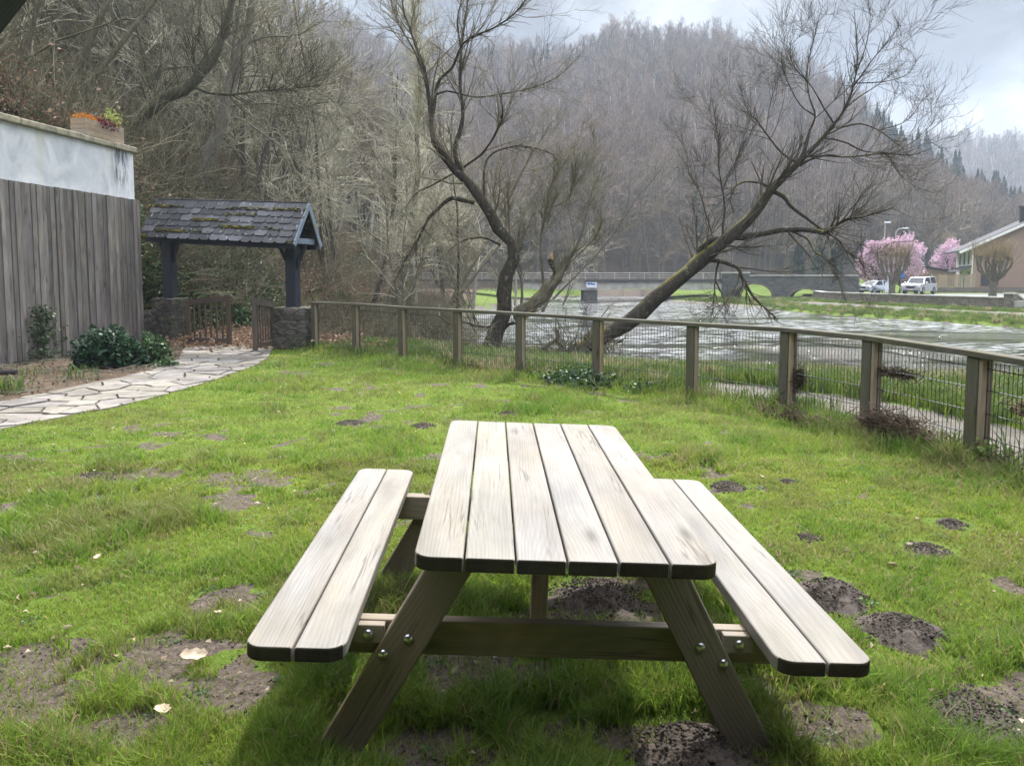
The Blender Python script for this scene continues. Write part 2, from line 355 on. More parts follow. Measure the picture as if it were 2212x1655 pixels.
def bark(name, c1, c2, moss=.5, mossc=(.20, .19, .03), sc_=1.0):
    m, t, b = new_mat(name); v = t.nodes.new('ShaderNodeTexCoord').outputs['Object']
    f = noise(t, mapping(t, v, (14*sc_, 14*sc_, 4*sc_)), 1, 6, .65); cc = ramp(t, [(.3, c1), (.7, c2)], f).outputs[0]
    li = ramp(t, [(.60, 0), (.68, .5)], noise(t, v, 6*sc_, 4, .6)); cc = mix(t, li.outputs[0], cc, (.21, .21, .18))
    g = t.nodes.new('ShaderNodeNewGeometry'); s = t.nodes.new('ShaderNodeSeparateXYZ'); t.links.new(g.outputs['Normal'], s.inputs[0])
    mm = mth(t, 'MULTIPLY', ramp(t, [(.45, 0), (.85, 1)], s.outputs[2]).outputs[0], ramp(t, [(.46, 0), (.58, 1)], noise(t, v, 1.3*sc_, 5)).outputs[0])
    mm = mth(t, 'MULTIPLY', mm, moss); cc = mix(t, mm, cc, mossc)
    setc(t, b, cc); b.inputs['Roughness'].default_value = .95; b.inputs['Specular IOR Level'].default_value = .15
    bump(t, b, f, .9, .03*1/sc_); return m
M['bark_dark'] = bark('dark_bark', (.018, .015, .011), (.065, .056, .042), .8)
M['bark_mid'] = bark('olive_bark', (.065, .06, .04), (.17, .155, .11), .8, (.13, .15, .03))
M['bark_pale'] = bark('pale_bark', (.14, .13, .105), (.27, .25, .21), .45, (.14, .15, .03))
def twig(name, c1, c2):
    m, t, b = new_mat(name); v = t.nodes.new('ShaderNodeTexCoord').outputs['Object']; oi = t.nodes.new('ShaderNodeObjectInfo')
    cc = ramp(t, [(.35, c1), (.65, c2)], noise(t, v, 1.1, 3)).outputs[0]
    cc = mix(t, 1., cc, ramp(t, [(0, .5), (1, 1.45)], oi.outputs['Random']).outputs[0], 'MULTIPLY')
    setc(t, b, cc); b.inputs['Roughness'].default_value = .85; b.inputs['Specular IOR Level'].default_value = .2; return m
M['twig_dark'] = twig('dark_twigs', (.085, .072, .048), (.17, .15, .105))
M['twig_pale'] = twig('pale_twigs', (.22, .208, .145), (.40, .38, .29))
M['twig_mid'] = twig('olive_twigs', (.10, .092, .055), (.21, .19, .125))
M['twig_under'] = twig('undergrowth_twigs', (.085, .076, .045), (.19, .17, .11))
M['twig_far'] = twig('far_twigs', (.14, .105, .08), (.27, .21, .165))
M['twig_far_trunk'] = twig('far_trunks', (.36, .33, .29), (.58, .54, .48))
def leafy(name, rough=.45, trans=.3, spec=.4, objvar=False):
    m, t, b = new_mat(name); c = attr(t, 'Col').outputs['Color']
    if objvar:
        oi = t.nodes.new('ShaderNodeObjectInfo'); c = mix(t, 1., c, ramp(t, [(0, .65), (1, 1.3)], oi.outputs['Random']).outputs[0], 'MULTIPLY')
    t.links.new(c, b.inputs['Base Color']); b.inputs['Roughness'].default_value = rough; b.inputs['Specular IOR Level'].default_value = spec
    tr = t.nodes.new('ShaderNodeBsdfTranslucent'); t.links.new(c, tr.inputs[0]); mx = nd(t, 'ShaderNodeMixShader', i_0=trans)
    t.links.new(b.outputs[0], mx.inputs[1]); t.links.new(tr.outputs[0], mx.inputs[2]); t.links.new(mx.outputs[0], t.nodes['Material Output'].inputs[0]); return m
M['grass'] = leafy('grass_blades', .5, .42, .3)
M['leaf'] = leafy('glossy_leaves', .5, .2, .25, True)
M['deadleaf'] = leafy('dead_leaves', .8, .2, .2)
M['petal'] = leafy('pink_petals', .6, .4, .2)
M['needle'] = leafy('needles', .7, .1, .15, True)
def soil_mat():
    m, t, b = new_mat('dark_soil'); v = t.nodes.new('ShaderNodeTexCoord').outputs['Object']; f = noise(t, v, 28, 7, .7)
    setc(t, b, ramp(t, [(.3, (.034, .026, .020)), (.7, (.11, .086, .068))], f).outputs[0]); b.inputs['Roughness'].default_value = .95; bump(t, b, f, 1, .02); return m
M['soil'] = soil_mat()
def ground_mat():
    m, t, b = new_mat('ground'); v = t.nodes.new('ShaderNodeTexCoord').outputs['Object']; c = attr(t, 'Col').outputs['Color']
    s = t.nodes.new('ShaderNodeSeparateColor'); t.links.new(c, s.inputs[0])
    n_f = noise(t, v, 34, 7, .7); n_m = noise(t, v, 3.1, 6, .6)
    soil = ramp(t, [(.28, (.035, .026, .020)), (.5, (.10, .08, .064)), (.72, (.18, .148, .122))], n_f).outputs[0]
    grass = ramp(t, [(.3, (.045, .075, .012)), (.52, (.10, .15, .022)), (.72, (.17, .19, .045))], mix(t, .5, n_f, n_m)).outputs[0]
    grav = ramp(t, [(.25, (.065, .058, .048)), (.5, (.13, .118, .10)), (.75, (.20, .185, .16))], mix(t, .6, noise(t, v, 60, 5, .8), n_m)).outputs[0]
    lit = ramp(t, [(.3, (.04, .028, .018)), (.5, (.10, .07, .048)), (.7, (.20, .15, .112))], noise(t, v, 22, 7, .75)).outputs[0]
    def soft(ch): return mth(t, 'GREATER_THAN', mth(t, 'ADD', ch, mth(t, 'MULTIPLY', mth(t, 'SUBTRACT', mix(t, .45, n_f, n_m), .5), 1.1)), .5)
    cc = mix(t, soft(s.outputs[1]), soil, grass); cc = mix(t, soft(s.outputs[0]), cc, grav); cc = mix(t, soft(s.outputs[2]), cc, lit)
    setc(t, b, cc); b.inputs['Roughness'].default_value = .95; b.inputs['Specular IOR Level'].default_value = .1
    bump(t, b, n_f, .9, .025); return m
M['ground'] = ground_mat()
def hill_mat(name, near=True):
    m, t, b = new_mat(name); v = t.nodes.new('ShaderNodeTexCoord').outputs['Object']
    if near:
        lit = ramp(t, [(.3, (.014, .011, .007)), (.5, (.055, .040, .027)), (.70, (.18, .13, .095))], noise(t, v, 13, 8, .78)).outputs[0]
        gr = ramp(t, [(.3, (.022, .03, .008)), (.7, (.09, .105, .025))], noise(t, v, 9, 6, .7)).outputs[0]
        cc = mix(t, ramp(t, [(.47, 0), (.56, 1)], noise(t, v, .75, 7, .62, .4)).outputs[0], lit, gr)
        bump(t, b, noise(t, v, 5, 8, .7), 1, .25)
    else:
        cc = ramp(t, [(.3, (.06, .045, .032)), (.7, (.13, .10, .07))], noise(t, v, .06, 8, .7)).outputs[0]
        bump(t, b, noise(t, v, .4, 8, .7), 1, 1.5)
    setc(t, b, cc); b.inputs['Roughness'].default_value = 1; b.inputs['Specular IOR Level'].default_value = .05; return m
M['hillside'] = hill_mat('leaf_litter_slope'); M['hill'] = hill_mat('far_slope', False)
def flag_mat():
    m, t, b = new_mat('flagstone'); v = t.nodes.new('ShaderNodeTexCoord').outputs['Object']; c = attr(t, 'Col').outputs['Color']; fn = noise(t, v, 9, 8, .7); big = noise(t, v, 1.3, 5, .6)
    base = ramp(t, [(.3, (.145, .13, .11)), (.55, (.225, .21, .185)), (.75, (.27, .25, .215))], fn).outputs[0]
    cc = mix(t, 1., mix(t, 1., base, c, 'MULTIPLY'), ramp(t, [(.35, .7), (.6, 1.1)], big).outputs[0], 'MULTIPLY')
    setc(t, b, cc); b.inputs['Roughness'].default_value = .85; b.inputs['Specular IOR Level'].default_value = .25; bump(t, b, fn, .6, .015); return m
M['flag'] = flag_mat()
def water_mat():
    m, t, b = new_mat('river_water'); v = t.nodes.new('ShaderNodeTexCoord').outputs['Object']
    cal = nd(t, 'ShaderNodeVectorMath', operation='DISTANCE'); t.links.new(mapping(t, v, (.155, .115, 0)), cal.inputs[0]); cal.inputs[1].default_value = (1.75, 2.75, 0)
    calm = ramp(t, [(.55, -.16), (1.3, .10)], cal.outputs['Value'])
    bn = noise(t, mapping(t, v, (.07, .16, .1), (0, 0, .25)), 1, 4, .6, .5); calm2 = mth(t, 'MULTIPLY', mth(t, 'SUBTRACT', 1.15, cal.outputs['Value'], True), .22)
    big = ramp(t, [(.36, .06), (.48, 1)], mth(t, 'SUBTRACT', bn, calm2)).outputs[0]
    r1 = noise(t, mapping(t, v, (1.6, 3.4, 1), (0, 0, .25)), 1, 5, .65, .6); r2 = noise(t, mapping(t, v, (5, 9, 1), (0, 0, .3)), 1, 4, .6, .3)
    h = mth(t, 'MULTIPLY', mix(t, .35, r1, r2), big)
    setc(t, b, (.022, .020, .014)); b.inputs['Roughness'].default_value = .09; b.inputs['IOR'].default_value = 1.33
    bump(t, b, h, 1.0, 2.2); 
    foam_glint = mth(t, 'MULTIPLY', ramp(t, [(.49, 0), (.60, 1)], noise(t, mapping(t, v, (1.1, 5, 1), (0, 0, .25)), 1, 6, .7, .8)).outputs[0], ramp(t, [(.5, 0), (.95, 1)], big).outputs[0])  # pale streaks: rapids foam plus sun glitter painted in as diffuse white
    fm = nd(t, 'ShaderNodeBsdfDiffuse', i_Color=(.62, .64, .66, 1)); mx = nd(t, 'ShaderNodeMixShader'); t.links.new(mth(t, 'MULTIPLY', foam_glint, .6), mx.inputs[0])
    t.links.new(b.outputs[0], mx.inputs[1]); t.links.new(fm.outputs[0], mx.inputs[2]); t.links.new(mx.outputs[0], t.nodes['Material Output'].inputs[0]); return m
M['water'] = water_mat()

# ------------------------------------------------------------------ plan of the place
WZ = -1.0
near_edge = [tuple(gnd(px, py, WZ)[:2]) for px, py in [(1210, 641), (1165, 646), (1120, 655), (1040, 672), (985, 695), (985, 745), (1030, 768), (1130, 776), (1260, 788), (1400, 806), (1560, 818), (1700, 826), (1900, 836), (2212, 846)]]
near_edge = near_edge+[(22, 17.0), (60, 9)]
far_edge = [tuple(gnd(px, py, WZ)[:2]) for px, py in [(2212, 710), (2000, 694), (1800, 682), (1650, 668), (1540, 659), (1440, 652), (1430, 644), (1380, 640.5)]]
far_edge = [(110, 20), (60, 30)]+far_edge
river = near_edge+far_edge
lane_wall = [(62, 24), (44, 42), (34.5, 54), (31.5, 64), (29.8, 74), (31.4, 80.3)]
upper = [(62.4, 24.4), (44.3, 42.4), (34.9, 54.3), (31.9, 64.2), (30.2, 74), (31.6, 81), (32, 95), (60, 128), (500, 260), (500, 10)]
fence_pts = [(-4.26, 16.6), (-3.15, 15.5), (-2.06, 14.4), (-.945, 13.3), (.135, 12.2), (1.254, 11.2), (2.38, 10.1), (3.18, 8.85), (3.56, 7.6), (3.84, 6.3), (4.0, 4.75), (4.02, 3.2), (4.0, 1.7)]
foot = [(-9.9, -8), (-9.9, 17.5), (-9.1, 20), (-8.6, 23), (-9.3, 34), (-9.2, 55), (-9.5, 75), (-13, 100), (-24, 150)]
pathL = [tuple(gnd(*p)[:2]) for p in [(412, 735), (400, 750), (385, 778), (330, 800), (250, 818), (180, 832), (100, 850), (0, 868), (-400, 945)]]
pathR = [tuple(gnd(*p)[:2]) for p in [(560, 735), (590, 752), (578, 775), (540, 797), (480, 815), (400, 842), (250, 880), (100, 908), (0, 930), (-400, 1040)]]
path_poly = pathL+pathR[::-1]
CORNER = np.array([-8.44, 17.4]); WDIR = np.array([-.1585, -.9874]); WNRM = np.array([.9874, -.1585])
bed_poly = [tuple(CORNER+WNRM*.02), tuple(CORNER+WDIR*15.2+WNRM*.02)]+pathL[::-1]
soil_px = [(60, 1450, .45, .24), (250, 1440, .45, .18), (390, 1410, .35, .14), (545, 1480, .33, .17), (300, 1570, .22, .10), (30, 1510, .3, .15), (1290, 1295, .34, .26), (1010, 1450, .35, .2), (190, 1035, .22, .12), (900, 1620, .3, .1), (2140, 1545, .35, .14), (1500, 1640, .3, .16), (500, 1280, .3, .15), (480, 1090, .25, .2), (1800, 1570, .2, .1), (1340, 1060, .3, .2), (2010, 1190, .2, .12)]
soil_sp = [(*gnd(a, b_)[:2], c, d) for a, b_, c, d in soil_px]
def soilmask(x, y):
    s = np.zeros(np.shape(x))
    for cx, cy, rx, ry in soil_sp: s = np.maximum(s, 1.25-np.hypot((x-cx)/rx, (y-cy)/(ry*1.6)))
    n = fbm(x, y, 2.2, 5); s = s+(fbm(x, y, 9, 15, 2)-.5)*1.3; thin = ss(fbm(x, y, .45, 9), .45, .65)*ss(-x, -1.5, 3)
    return np.clip(ss(s+(n-.5)*1.6, .25, .6)+ss(n+(thin-.5)*.22, .65, .76)*.7, 0, 1)
def hillz(x, y):
    d, s = dline(x, y, foot); s = np.where(s > 0, d, -d)
    near = 1-ss(y, 17.6, 20.5)
    a = 4.05*ss(s, -.1, .5)+.72*np.maximum(s, 0)
    b_ = 1.35*np.clip(s, 0, 3)+.80*np.clip(s-3, 0, 42)+.35*np.clip(s-45, 0, 60)
    z = near*a+(1-near)*b_+(fbm(x, y, .35, 2)-.5)*ss(s, 0, 4)*2.6+(fbm(x, y, 1.3, 4)-.5)*.5*ss(s, 0, 2)
    return np.where(s < 0, -.15+np.maximum(s, -2)*2.5, z-.08), s
def groundz(x, y):
    dn, _ = dline(x, y, near_edge); df, _ = dline(x, y, far_edge); ins = inpoly(x, y, river); d = np.minimum(dn, df)
    zn = WZ+.22*ss(dn, 0, .35)+(-WZ-.27)*ss(dn, .2, 8.5)
    zf = WZ+.16*ss(df, 0, .4)+.16*ss(df, .4, 4)
    zf = zf+np.clip((y-86)*.12, 0, 1.9); zf = np.where(inpoly(x, y, upper), -.2+np.clip((y-96)*.1, 0, 1.5), zf)
    z = np.where(ins, WZ-.5*ss(d, 0, 1.5)-.05, np.where(df < dn, zf, zn))
    fd, fs = dline(x, y, fence_pts); inside = fs < 0
    lawn = (fbm(x, y, .6, 1)-.5)*.06+(fbm(x, y, 3, 3)-.5)*.03
    z = np.where((df >= dn) & ~ins, np.where(inside, lawn, z+lawn), z)
    onp = inpoly(x, y, path_poly); z = np.where(onp, -.02, z)
    return z
def axis(segs):
    out = []
    for a, b_, s in segs: out += list(np.arange(a, b_-1e-6, s))
    return np.array(out+[segs[-1][1]])
def sheet(name, xs, ys, zf, mat, colf=None, smooth=True):
    X, Y = np.meshgrid(xs, ys); Z = zf(X, Y); n, m = X.shape
    i = np.arange(n-1)[:, None]*m+np.arange(m-1)[None]; q = np.stack([i, i+1, i+1+m, i+m], -1).reshape(-1, 4)
    V = np.stack([X, Y, Z], -1).reshape(-1, 3)
    me = npmesh(name, V, [q], colf(X.ravel(), Y.ravel()) if colf else None, smooth)
    return tag(link(name, me, None, [mat]), kind='structure')
def gcol(x, y):
    dn, _ = dline(x, y, near_edge); df, _ = dline(x, y, far_edge); fd, fs = dline(x, y, fence_pts)
    ins = inpoly(x, y, river); far = (df < dn) & ~ins; up_ = inpoly(x, y, upper)
    R = np.zeros(len(x)); G = np.full(len(x), .9); B = np.zeros(len(x))
    nn = fbm(x, y, .5, 8)
    R = np.where((fs > 0) & ~far & (fd < 1.7+.6*nn) & (fd > .3) & (y < 40) & ((x > 2.2+nn) | (x < -1.6-nn)), .6+.7*np.minimum(fd-.3, 1.7+.6*nn-fd), R)
    G = np.where(fs < 0, 1-.9*soilmask(x, y), G)
    back = (y > 17) & (x < -4.6+nn) & ~far; B = np.where(back, .5+nn*.5, B); G = np.where(back & (nn > .55), .9, G)
    tr = (np.abs(x+5.3-.05*(y-20)) < 1.2) & (y > 16.5) & (y < 26); R = np.where(tr, .55, R); B = np.where(tr, .35, B)
    B = np.where(inpoly(x, y, bed_poly), 1, B); G = np.where(inpoly(x, y, path_poly), .45, G); B = np.where(inpoly(x, y, path_poly), .1, B)
    R = np.where(far & (df > 3.2+nn*2) & (df < 9) & ~up_, .85, R); R = np.where(far & up_, .2, R); R = np.where(far & (y > 72) & ~up_, .0, R)
    R = np.where(far & (df < .9) & (y > 62), .8, R)
    G = np.where(ins, 0, G)
    R = np.where((dn < .8+nn) & ~ins & ~far & (nn > .5), .7, R)
    return np.stack([R, G, B], 1)
xs = axis([(-440, -40, 25), (-40, -11, 1), (-11, 6, .13), (6, 36, .4), (36, 70, 1), (70, 640, 25)])
ys = axis([(-50, 0, 5), (0, 1.5, .5), (1.5, 18, .13), (18, 45, .45), (45, 100, .8), (100, 140, 4), (140, 780, 20)])
ground = sheet('ground', xs, ys, groundz, M['ground'], gcol)
# river: one sheet of water laid in the bed
X = np.array(river); wb = bmesh.new()
wv = [wb.verts.new((-30, 5, WZ)), wb.verts.new((180, 5, WZ)), wb.verts.new((180, 125, WZ)), wb.verts.new((-30, 125, WZ))]; wb.faces.new(wv)
wme = bpy.data.meshes.new('river'); wb.to_mesh(wme); wb.free(); tag(link('river', wme, None, [M['water']]), kind='structure')
# crazy paving path
def strip(name, A, B, z, mat, n=60, m=8):
    def rs(P): P = np.array(P); d = np.concatenate([[0], np.cumsum(np.hypot(*np.diff(P, axis=0).T))]); u = np.linspace(0, d[-1], n); return np.stack([np.interp(u, d, P[:, 0]), np.interp(u, d, P[:, 1])], 1)
    a, b_ = rs(A), rs(B); t = np.linspace(0, 1, m)[None, :, None]; P = a[:, None]*(1-t)+b_[:, None]*t
    Z = z+(vn(P[..., 0], P[..., 1], 1.5)-.5)*.012; V = np.concatenate([P, Z[..., None]], -1).reshape(-1, 3)
    i = np.arange(n-1)[:, None]*m+np.arange(m-1)[None]; q = np.stack([i, i+m, i+m+1, i+1], -1).reshape(-1, 4)
    return tag(link(name, npmesh(name, V, [q], smooth=True), None, [mat]), kind='structure')
def flagstones():
    rg = np.random.default_rng(12); sp_ = .40; pts = []; a = np.array(path_poly); x0, y0 = a.min(0); x1, y1 = a.max(0); x0 = max(x0, -11.5)
    for y in np.arange(y0-.5, y1+.5, sp_):
        for x in np.arange(x0-.5, x1+.5, sp_): pts.append((x+rg.uniform(-.2, .2), y+rg.uniform(-.2, .2)))
    P = np.array(pts); P = P[(rg.random(len(P)) > .12)]; ins = inpoly(P[:, 0], P[:, 1], path_poly); dense = lambda L: np.array([np.array(L[k])*(1-u)+np.array(L[k+1])*u for k in range(len(L)-1) for u in np.linspace(0, 1, 40)]); BD = np.concatenate([dense(pathL), dense(pathR)]); ed = np.minimum(dline(P[:, 0], P[:, 1], pathL)[0], dline(P[:, 0], P[:, 1], pathR)[0])
    m = MB()
    for i in np.where(ins | (ed < .22))[0]:
        poly = [(P[i, 0]+a_, P[i, 1]+b_) for a_, b_ in ((-.6, -.6), (.6, -.6), (.6, .6), (-.6, .6))]
        dd = np.hypot(*(P-P[i]).T); nb = np.argsort(dd)[1:16]
        for k in nb:
            n_ = P[k]-P[i]; L_ = np.hypot(*n_); n_ = n_/L_; c = L_/2-.011; out = []
            for q in range(len(poly)):
                A_, B_ = np.array(poly[q]), np.array(poly[(q+1) % len(poly)]); da, db = (A_-P[i]) @ n_-c, (B_-P[i]) @ n_-c
                if da <= 0: out.append(tuple(A_))
                if da*db < 0: out.append(tuple(A_+(B_-A_)*da/(da-db)))
            poly = out
        if len(poly) < 3: continue
        sub = []
        for q in range(len(poly)):
            A_, B_ = np.array(poly[q]), np.array(poly[(q+1) % len(poly)])
            for u in (0, .34, .67): sub.append(A_+(B_-A_)*u)
        sub = np.array(sub); o_in = inpoly(sub[:, 0], sub[:, 1], path_poly)
        if not o_in.any(): continue
        if not o_in.all():
            for q in np.where(~o_in)[0]: sub[q] = BD[np.argmin(np.hypot(*(BD-sub[q]).T))]
            poly = [tuple(p_) for p_ in sub]; ar = .5*abs(sum(poly[q][0]*poly[(q+1) % len(poly)][1]-poly[(q+1) % len(poly)][0]*poly[q][1] for q in range(len(poly))))
            if ar < .012: continue
        cen = np.mean(poly, 0); q2 = []; n0 = len(poly)
        for q in range(n0):
            A_, B_ = np.array(poly[q]), np.array(poly[(q+1) % n0]); d_ = np.hypot(*(B_-A_))
            if d_ < .03: continue
            q2.append(tuple(A_+(B_-A_)*min(.2, .02/d_)))
            if d_ > .16: mm_ = (A_+B_)/2+(cen-(A_+B_)/2)*rg.uniform(0, .09); q2.append(tuple(mm_))
            q2.append(tuple(A_+(B_-A_)*(1-min(.2, .02/d_))))
        if len(q2) < 3: continue
        h = rg.uniform(.008, .022); tx, ty = rg.normal(size=2)*.012; t_ = rg.uniform(.72, 1.15); wm = rg.uniform(.9, 1.05); n_ = len(q2)
        V = [(x, y, -.02) for x, y in q2]+[(x, y, h+(x-cen[0])*tx+(y-cen[1])*ty) for x, y in q2]
        m.add(V, [tuple(range(n_, 2*n_))]+[(k, (k+1) % n_, n_+(k+1) % n_, n_+k) for k in range(n_)], None, (t_, t_*(.98), t_*wm))
    o = m.build('flagstones', M['flag'], None, .005); return tag(o, kind='structure')
flagstones()
# left wooded hillside
hs = sheet('hillside', axis([(-260, -60, 10), (-60, -25, 1.2), (-25, -5, .35)]), axis([(-20, 14, 1.5), (14, 45, .4), (45, 90, 1.2), (90, 150, 4)]), lambda x, y: hillz(x, y)[0], M['hillside'])
# main hill and distant hill, as ridges seen from the valley
def ridge_sheet(name, u_pts, y_pts, D0, D1, treeh, nU=130, nD=46, seed=0, mat=None):
    u = np.linspace(u_pts[0], u_pts[-1], nU); yy = np.interp(u, u_pts, y_pts); el = (YH-yy)/F
    t = np.linspace(0, 1.35, nD)[None]; D1a = np.interp(u, [p[0] for p in D1], [p[1] for p in D1])[:, None]; D0a = np.interp(u, [p[0] for p in D0], [p[1] for p in D0])[:, None]
    D = D0a+(D1a-D0a)*t; H = (el[:, None]*D1a+EYE-treeh)
    prof = np.where(t <= 1, np.clip(t, 0, 1)**.62*D/D1a, 1-(t-1)*1.2)
    Xx = u[:, None]*D; Yy = D+0*u[:, None]; Z = -.9+H*prof+(fbm(Xx, Yy, .016, seed)-.5)*16*np.sin(np.clip(t, 0, 1)*math.pi)*(1-.5*np.clip(t, 0, 1))*ss(H, 5, 60)
    V = np.stack([Xx, Yy, Z], -1); i = np.arange(nU-1)[:, None]*nD+np.arange(nD-1)[None]; q = np.stack([i, i+nD, i+nD+1, i+1], -1).reshape(-1, 4)
    o = tag(link(name, npmesh(name, V.reshape(-1, 3), [q], smooth=True), None, [mat]), kind='structure')
    return V, u
pu = lambda px: (px-1106)/F
mh_px = [-300, 300, 700, 850, 1000, 1120, 1220, 1330, 1440, 1560, 1680, 1790, 1880, 1960, 2040, 2130, 2212, 2400, 2700]
mh_y = [-120, -60, 10, 90, 110, 100, 115, 62, 70, 72, 128, 178, 232, 275, 325, 375, 420, 500, 560]
VH, uH = ridge_sheet('hill', [pu(p) for p in mh_px], mh_y, [(pu(-300), 112), (pu(1106), 112), (pu(1800), 140), (pu(2700), 190)], [(pu(-300), 330), (pu(1300), 330), (pu(2212), 260), (pu(2700), 250)], 15.0, seed=3, mat=M['hill'])
VD, uD = ridge_sheet('distant_hill', [pu(1500), pu(1900), pu(2060), pu(2212), pu(2500), pu(2900)], [300, 300, 290, 292, 300, 330], [(pu(1500), 420), (pu(2900), 380)], [(pu(1500), 600), (pu(2900), 540)], 13, seed=5, mat=M['hill'], nU=60, nD=26)
#PART2
random.seed(11)
# ------------------------------------------------------------------ picnic table
def Rm(a, ax): return Matrix.Rotation(a, 4, ax)
T0 = Matrix.Translation((.163, 2.18, .748)) @ Rm(.024, 'Z') @ Rm(.014, 'X') @ Rm(.042, 'Y')
tbl = empty('picnic_table', (0, 0, 0), 0, 'pale weathered wooden picnic table with two attached bench seats on the lawn', 'picnic table')
tbl.matrix_world = T0
def rboard(mb, x0, x1, y0, y1, z0, z1, corners, r=.05, tone=1.):
    poly = []; kinds = []
    def arc(cx, cy, a0):
        for k in range(7): a = math.radians(a0+90*k/6); poly.append((cx+r*math.cos(a), cy+r*math.sin(a)))
    if 'ne' in corners: arc(x1-r, y1-r, 0)
    else: poly.append((x1, y1))
    if 'nw' in corners: arc(x0+r, y1-r, 90)
    else: poly.append((x0, y1))
    if 'sw' in corners: arc(x0+r, y0+r, 180)
    else: poly.append((x0, y0))
    if 'se' in corners: arc(x1-r, y0+r, 270)
    else: poly.append((x1, y0))
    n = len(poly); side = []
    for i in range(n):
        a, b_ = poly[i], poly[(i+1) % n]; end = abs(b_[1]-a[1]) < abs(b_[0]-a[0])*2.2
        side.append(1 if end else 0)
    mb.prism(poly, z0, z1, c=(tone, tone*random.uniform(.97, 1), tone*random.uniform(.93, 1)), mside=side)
top = MB(); BW, GAP = .145, .006; L = 1.995; x = -(6*BW+5*GAP)/2
for i in range(6):
    cs = ('nw', 'sw') if i == 0 else ('ne', 'se') if i == 5 else ()
    rboard(top, x, x+BW, random.uniform(-.003, .003), L+random.uniform(-.004, .004), -.046+random.uniform(-.001, .001), random.uniform(-.002, .001), cs, .055, random.uniform(.84, 1.08)); x += BW+GAP
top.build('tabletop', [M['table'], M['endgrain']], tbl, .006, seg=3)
for s in (-1, 1):
    sm = MB(); si = .643
    for k in range(2):
        a, b_ = si+k*(BW+GAP), si+k*(BW+GAP)+BW
        if s < 0: a, b_ = -b_, -a
        inner = k == 0; cs = (('nw', 'sw') if (s > 0) == inner else ('ne', 'se'))
        rboard(sm, a, b_, 0, L, -.333, -.287, cs, .055, random.uniform(1.0, 1.1))
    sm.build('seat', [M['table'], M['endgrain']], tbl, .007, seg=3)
def bolt(p, parent, yd=-1):
    b = MB(); prof = [(0, .0165), (.004, .0165), (.008, .013), (.011, .007), (.0125, .0)]
    pts = [(p[0], p[1]+yd*h, p[2]) for h, r in prof]; b.tube(pts, [r+.0001 for h, r in prof], 12, caps=True); o = b.build('bolt', M['metal'], parent, smooth=True); return o
for yf, out in ((.25, -1), (L-.25, 1)):
    for s in (-1, 1):
        lg = MB(); y0, y1 = (yf, yf+.045) if out < 0 else (yf-.045, yf)
        tx, bx, wv_ = .305, .70, .0775
        poly = [(s*(tx-wv_), -.046), (s*(tx+wv_), -.046), (s*(bx+wv_), -.775), (s*(bx-wv_), -.775)]
        V = [(px, y0, pz) for px, pz in poly]+[(px, y1, pz) for px, pz in poly]; Fc = [(0, 1, 2, 3), (7, 6, 5, 4)]+[(i, i+4, (i+1) % 4+4, (i+1) % 4) for i in range(4)]
        if s < 0: Fc = [f[::-1] for f in Fc]
        dx, dz = s*(bx-tx), -.729; ln = math.hypot(dx, dz); o_ = (random.uniform(0, 30), random.uniform(0, 30), 0)
        g = [((vx*dz-vz*dx)/ln+o_[0], (vx*dx+vz*dz)/ln+o_[1], vy) for vx, vy, vz in V]
        lg.add(V, Fc, g, (.85, .85, .85)); lg.build('leg', M['table_frame'], tbl, .005)
    cbm = MB(); yb = (yf+.046, yf+.091) if out < 0 else (yf-.091, yf-.046)
    cbm.box((-.90, yb[0], -.453), (.90, yb[1], -.334)); cbm.build('crossbar', M['table_frame'], tbl, .005)
    bt = MB(); bt.box((-.42, yb[0], -.135), (.42, yb[1], -.047)); bt.build('top_batten', M['table_frame'], tbl, .005)
    for s in (-1, 1):
        ck = MB(); ya = (yb[0]-.036, yb[0]-.001) if out < 0 else (yb[1]+.001, yb[1]+.036)
        ck.box((s*.61-.05, ya[0], -.40), (s*.61+.05, ya[1], -.338)); ck.build('cleat', M['table_frame'], tbl, .004)
        fy = yf if out < 0 else yf
        for bxp, bz in ((.475, -.375), (.555, -.43)): bolt((s*(bxp+.005), fy, bz), tbl, out)
        bolt((s*.612, ya[0] if out < 0 else ya[1], -.368), tbl, out)
cpst = MB(); cpst.box((-.035, .97, -.775), (.035, 1.04, -.047)); cpst.build('centre_post', M['table_frame'], tbl, .004)
# ------------------------------------------------------------------ fence
fence = empty('timber_fence', (0, 0, 0), 0, 'long timber post fence with wire mesh panels curving along the riverbank', 'fence')
railpx = [(680, 652), (768, 655), (868, 662), (988, 668), (1123, 675), (1292, 685), (1497, 697), (1703, 708), (1875, 725), (2110, 758)]
railz = [at(px, py, fp[1])[2] for (px, py), fp in zip(railpx, fence_pts)]+[.94, .93, .93]
fp3 = [np.array([p[0], p[1], z]) for p, z in zip(fence_pts, railz)]
def fdir(i):
    a = np.array(fence_pts[max(i-1, 0)]); b_ = np.array(fence_pts[min(i+1, len(fence_pts)-1)]); d = b_-a; return d/np.linalg.norm(d)
for i, p in enumerate(fp3):
    d = fdir(i); lean = {7: .06, 9: .03}.get(i, random.uniform(-.012, .012)); yawx = (d[0], d[1], 0)
    Mx = frame((p[0], p[1], -.15), yawx, (lean*d[0]*-1, lean*d[1]*-1, 1)); H = p[2]+.15-.052
    pm = MB(); pm.box((-.065, -.055, 0), (.065, .055, H), Mx, along=2); pm.build('post', M['fence'], fence, .006)
    bm_ = MB(); bm_.box((.068, -.045, .12), (.105, .0, H-.004), Mx, along=2, c=(1, .98, .95)); bm_.build('batten', M['batten'], fence, .003)
    if i >= 7:
        b2 = MB(); b2.box((.068, .012, .12), (.105, .055, H-.004), Mx, along=2, c=(.6, .6, .6)); b2.build('batten', M['batten'], fence, .003)
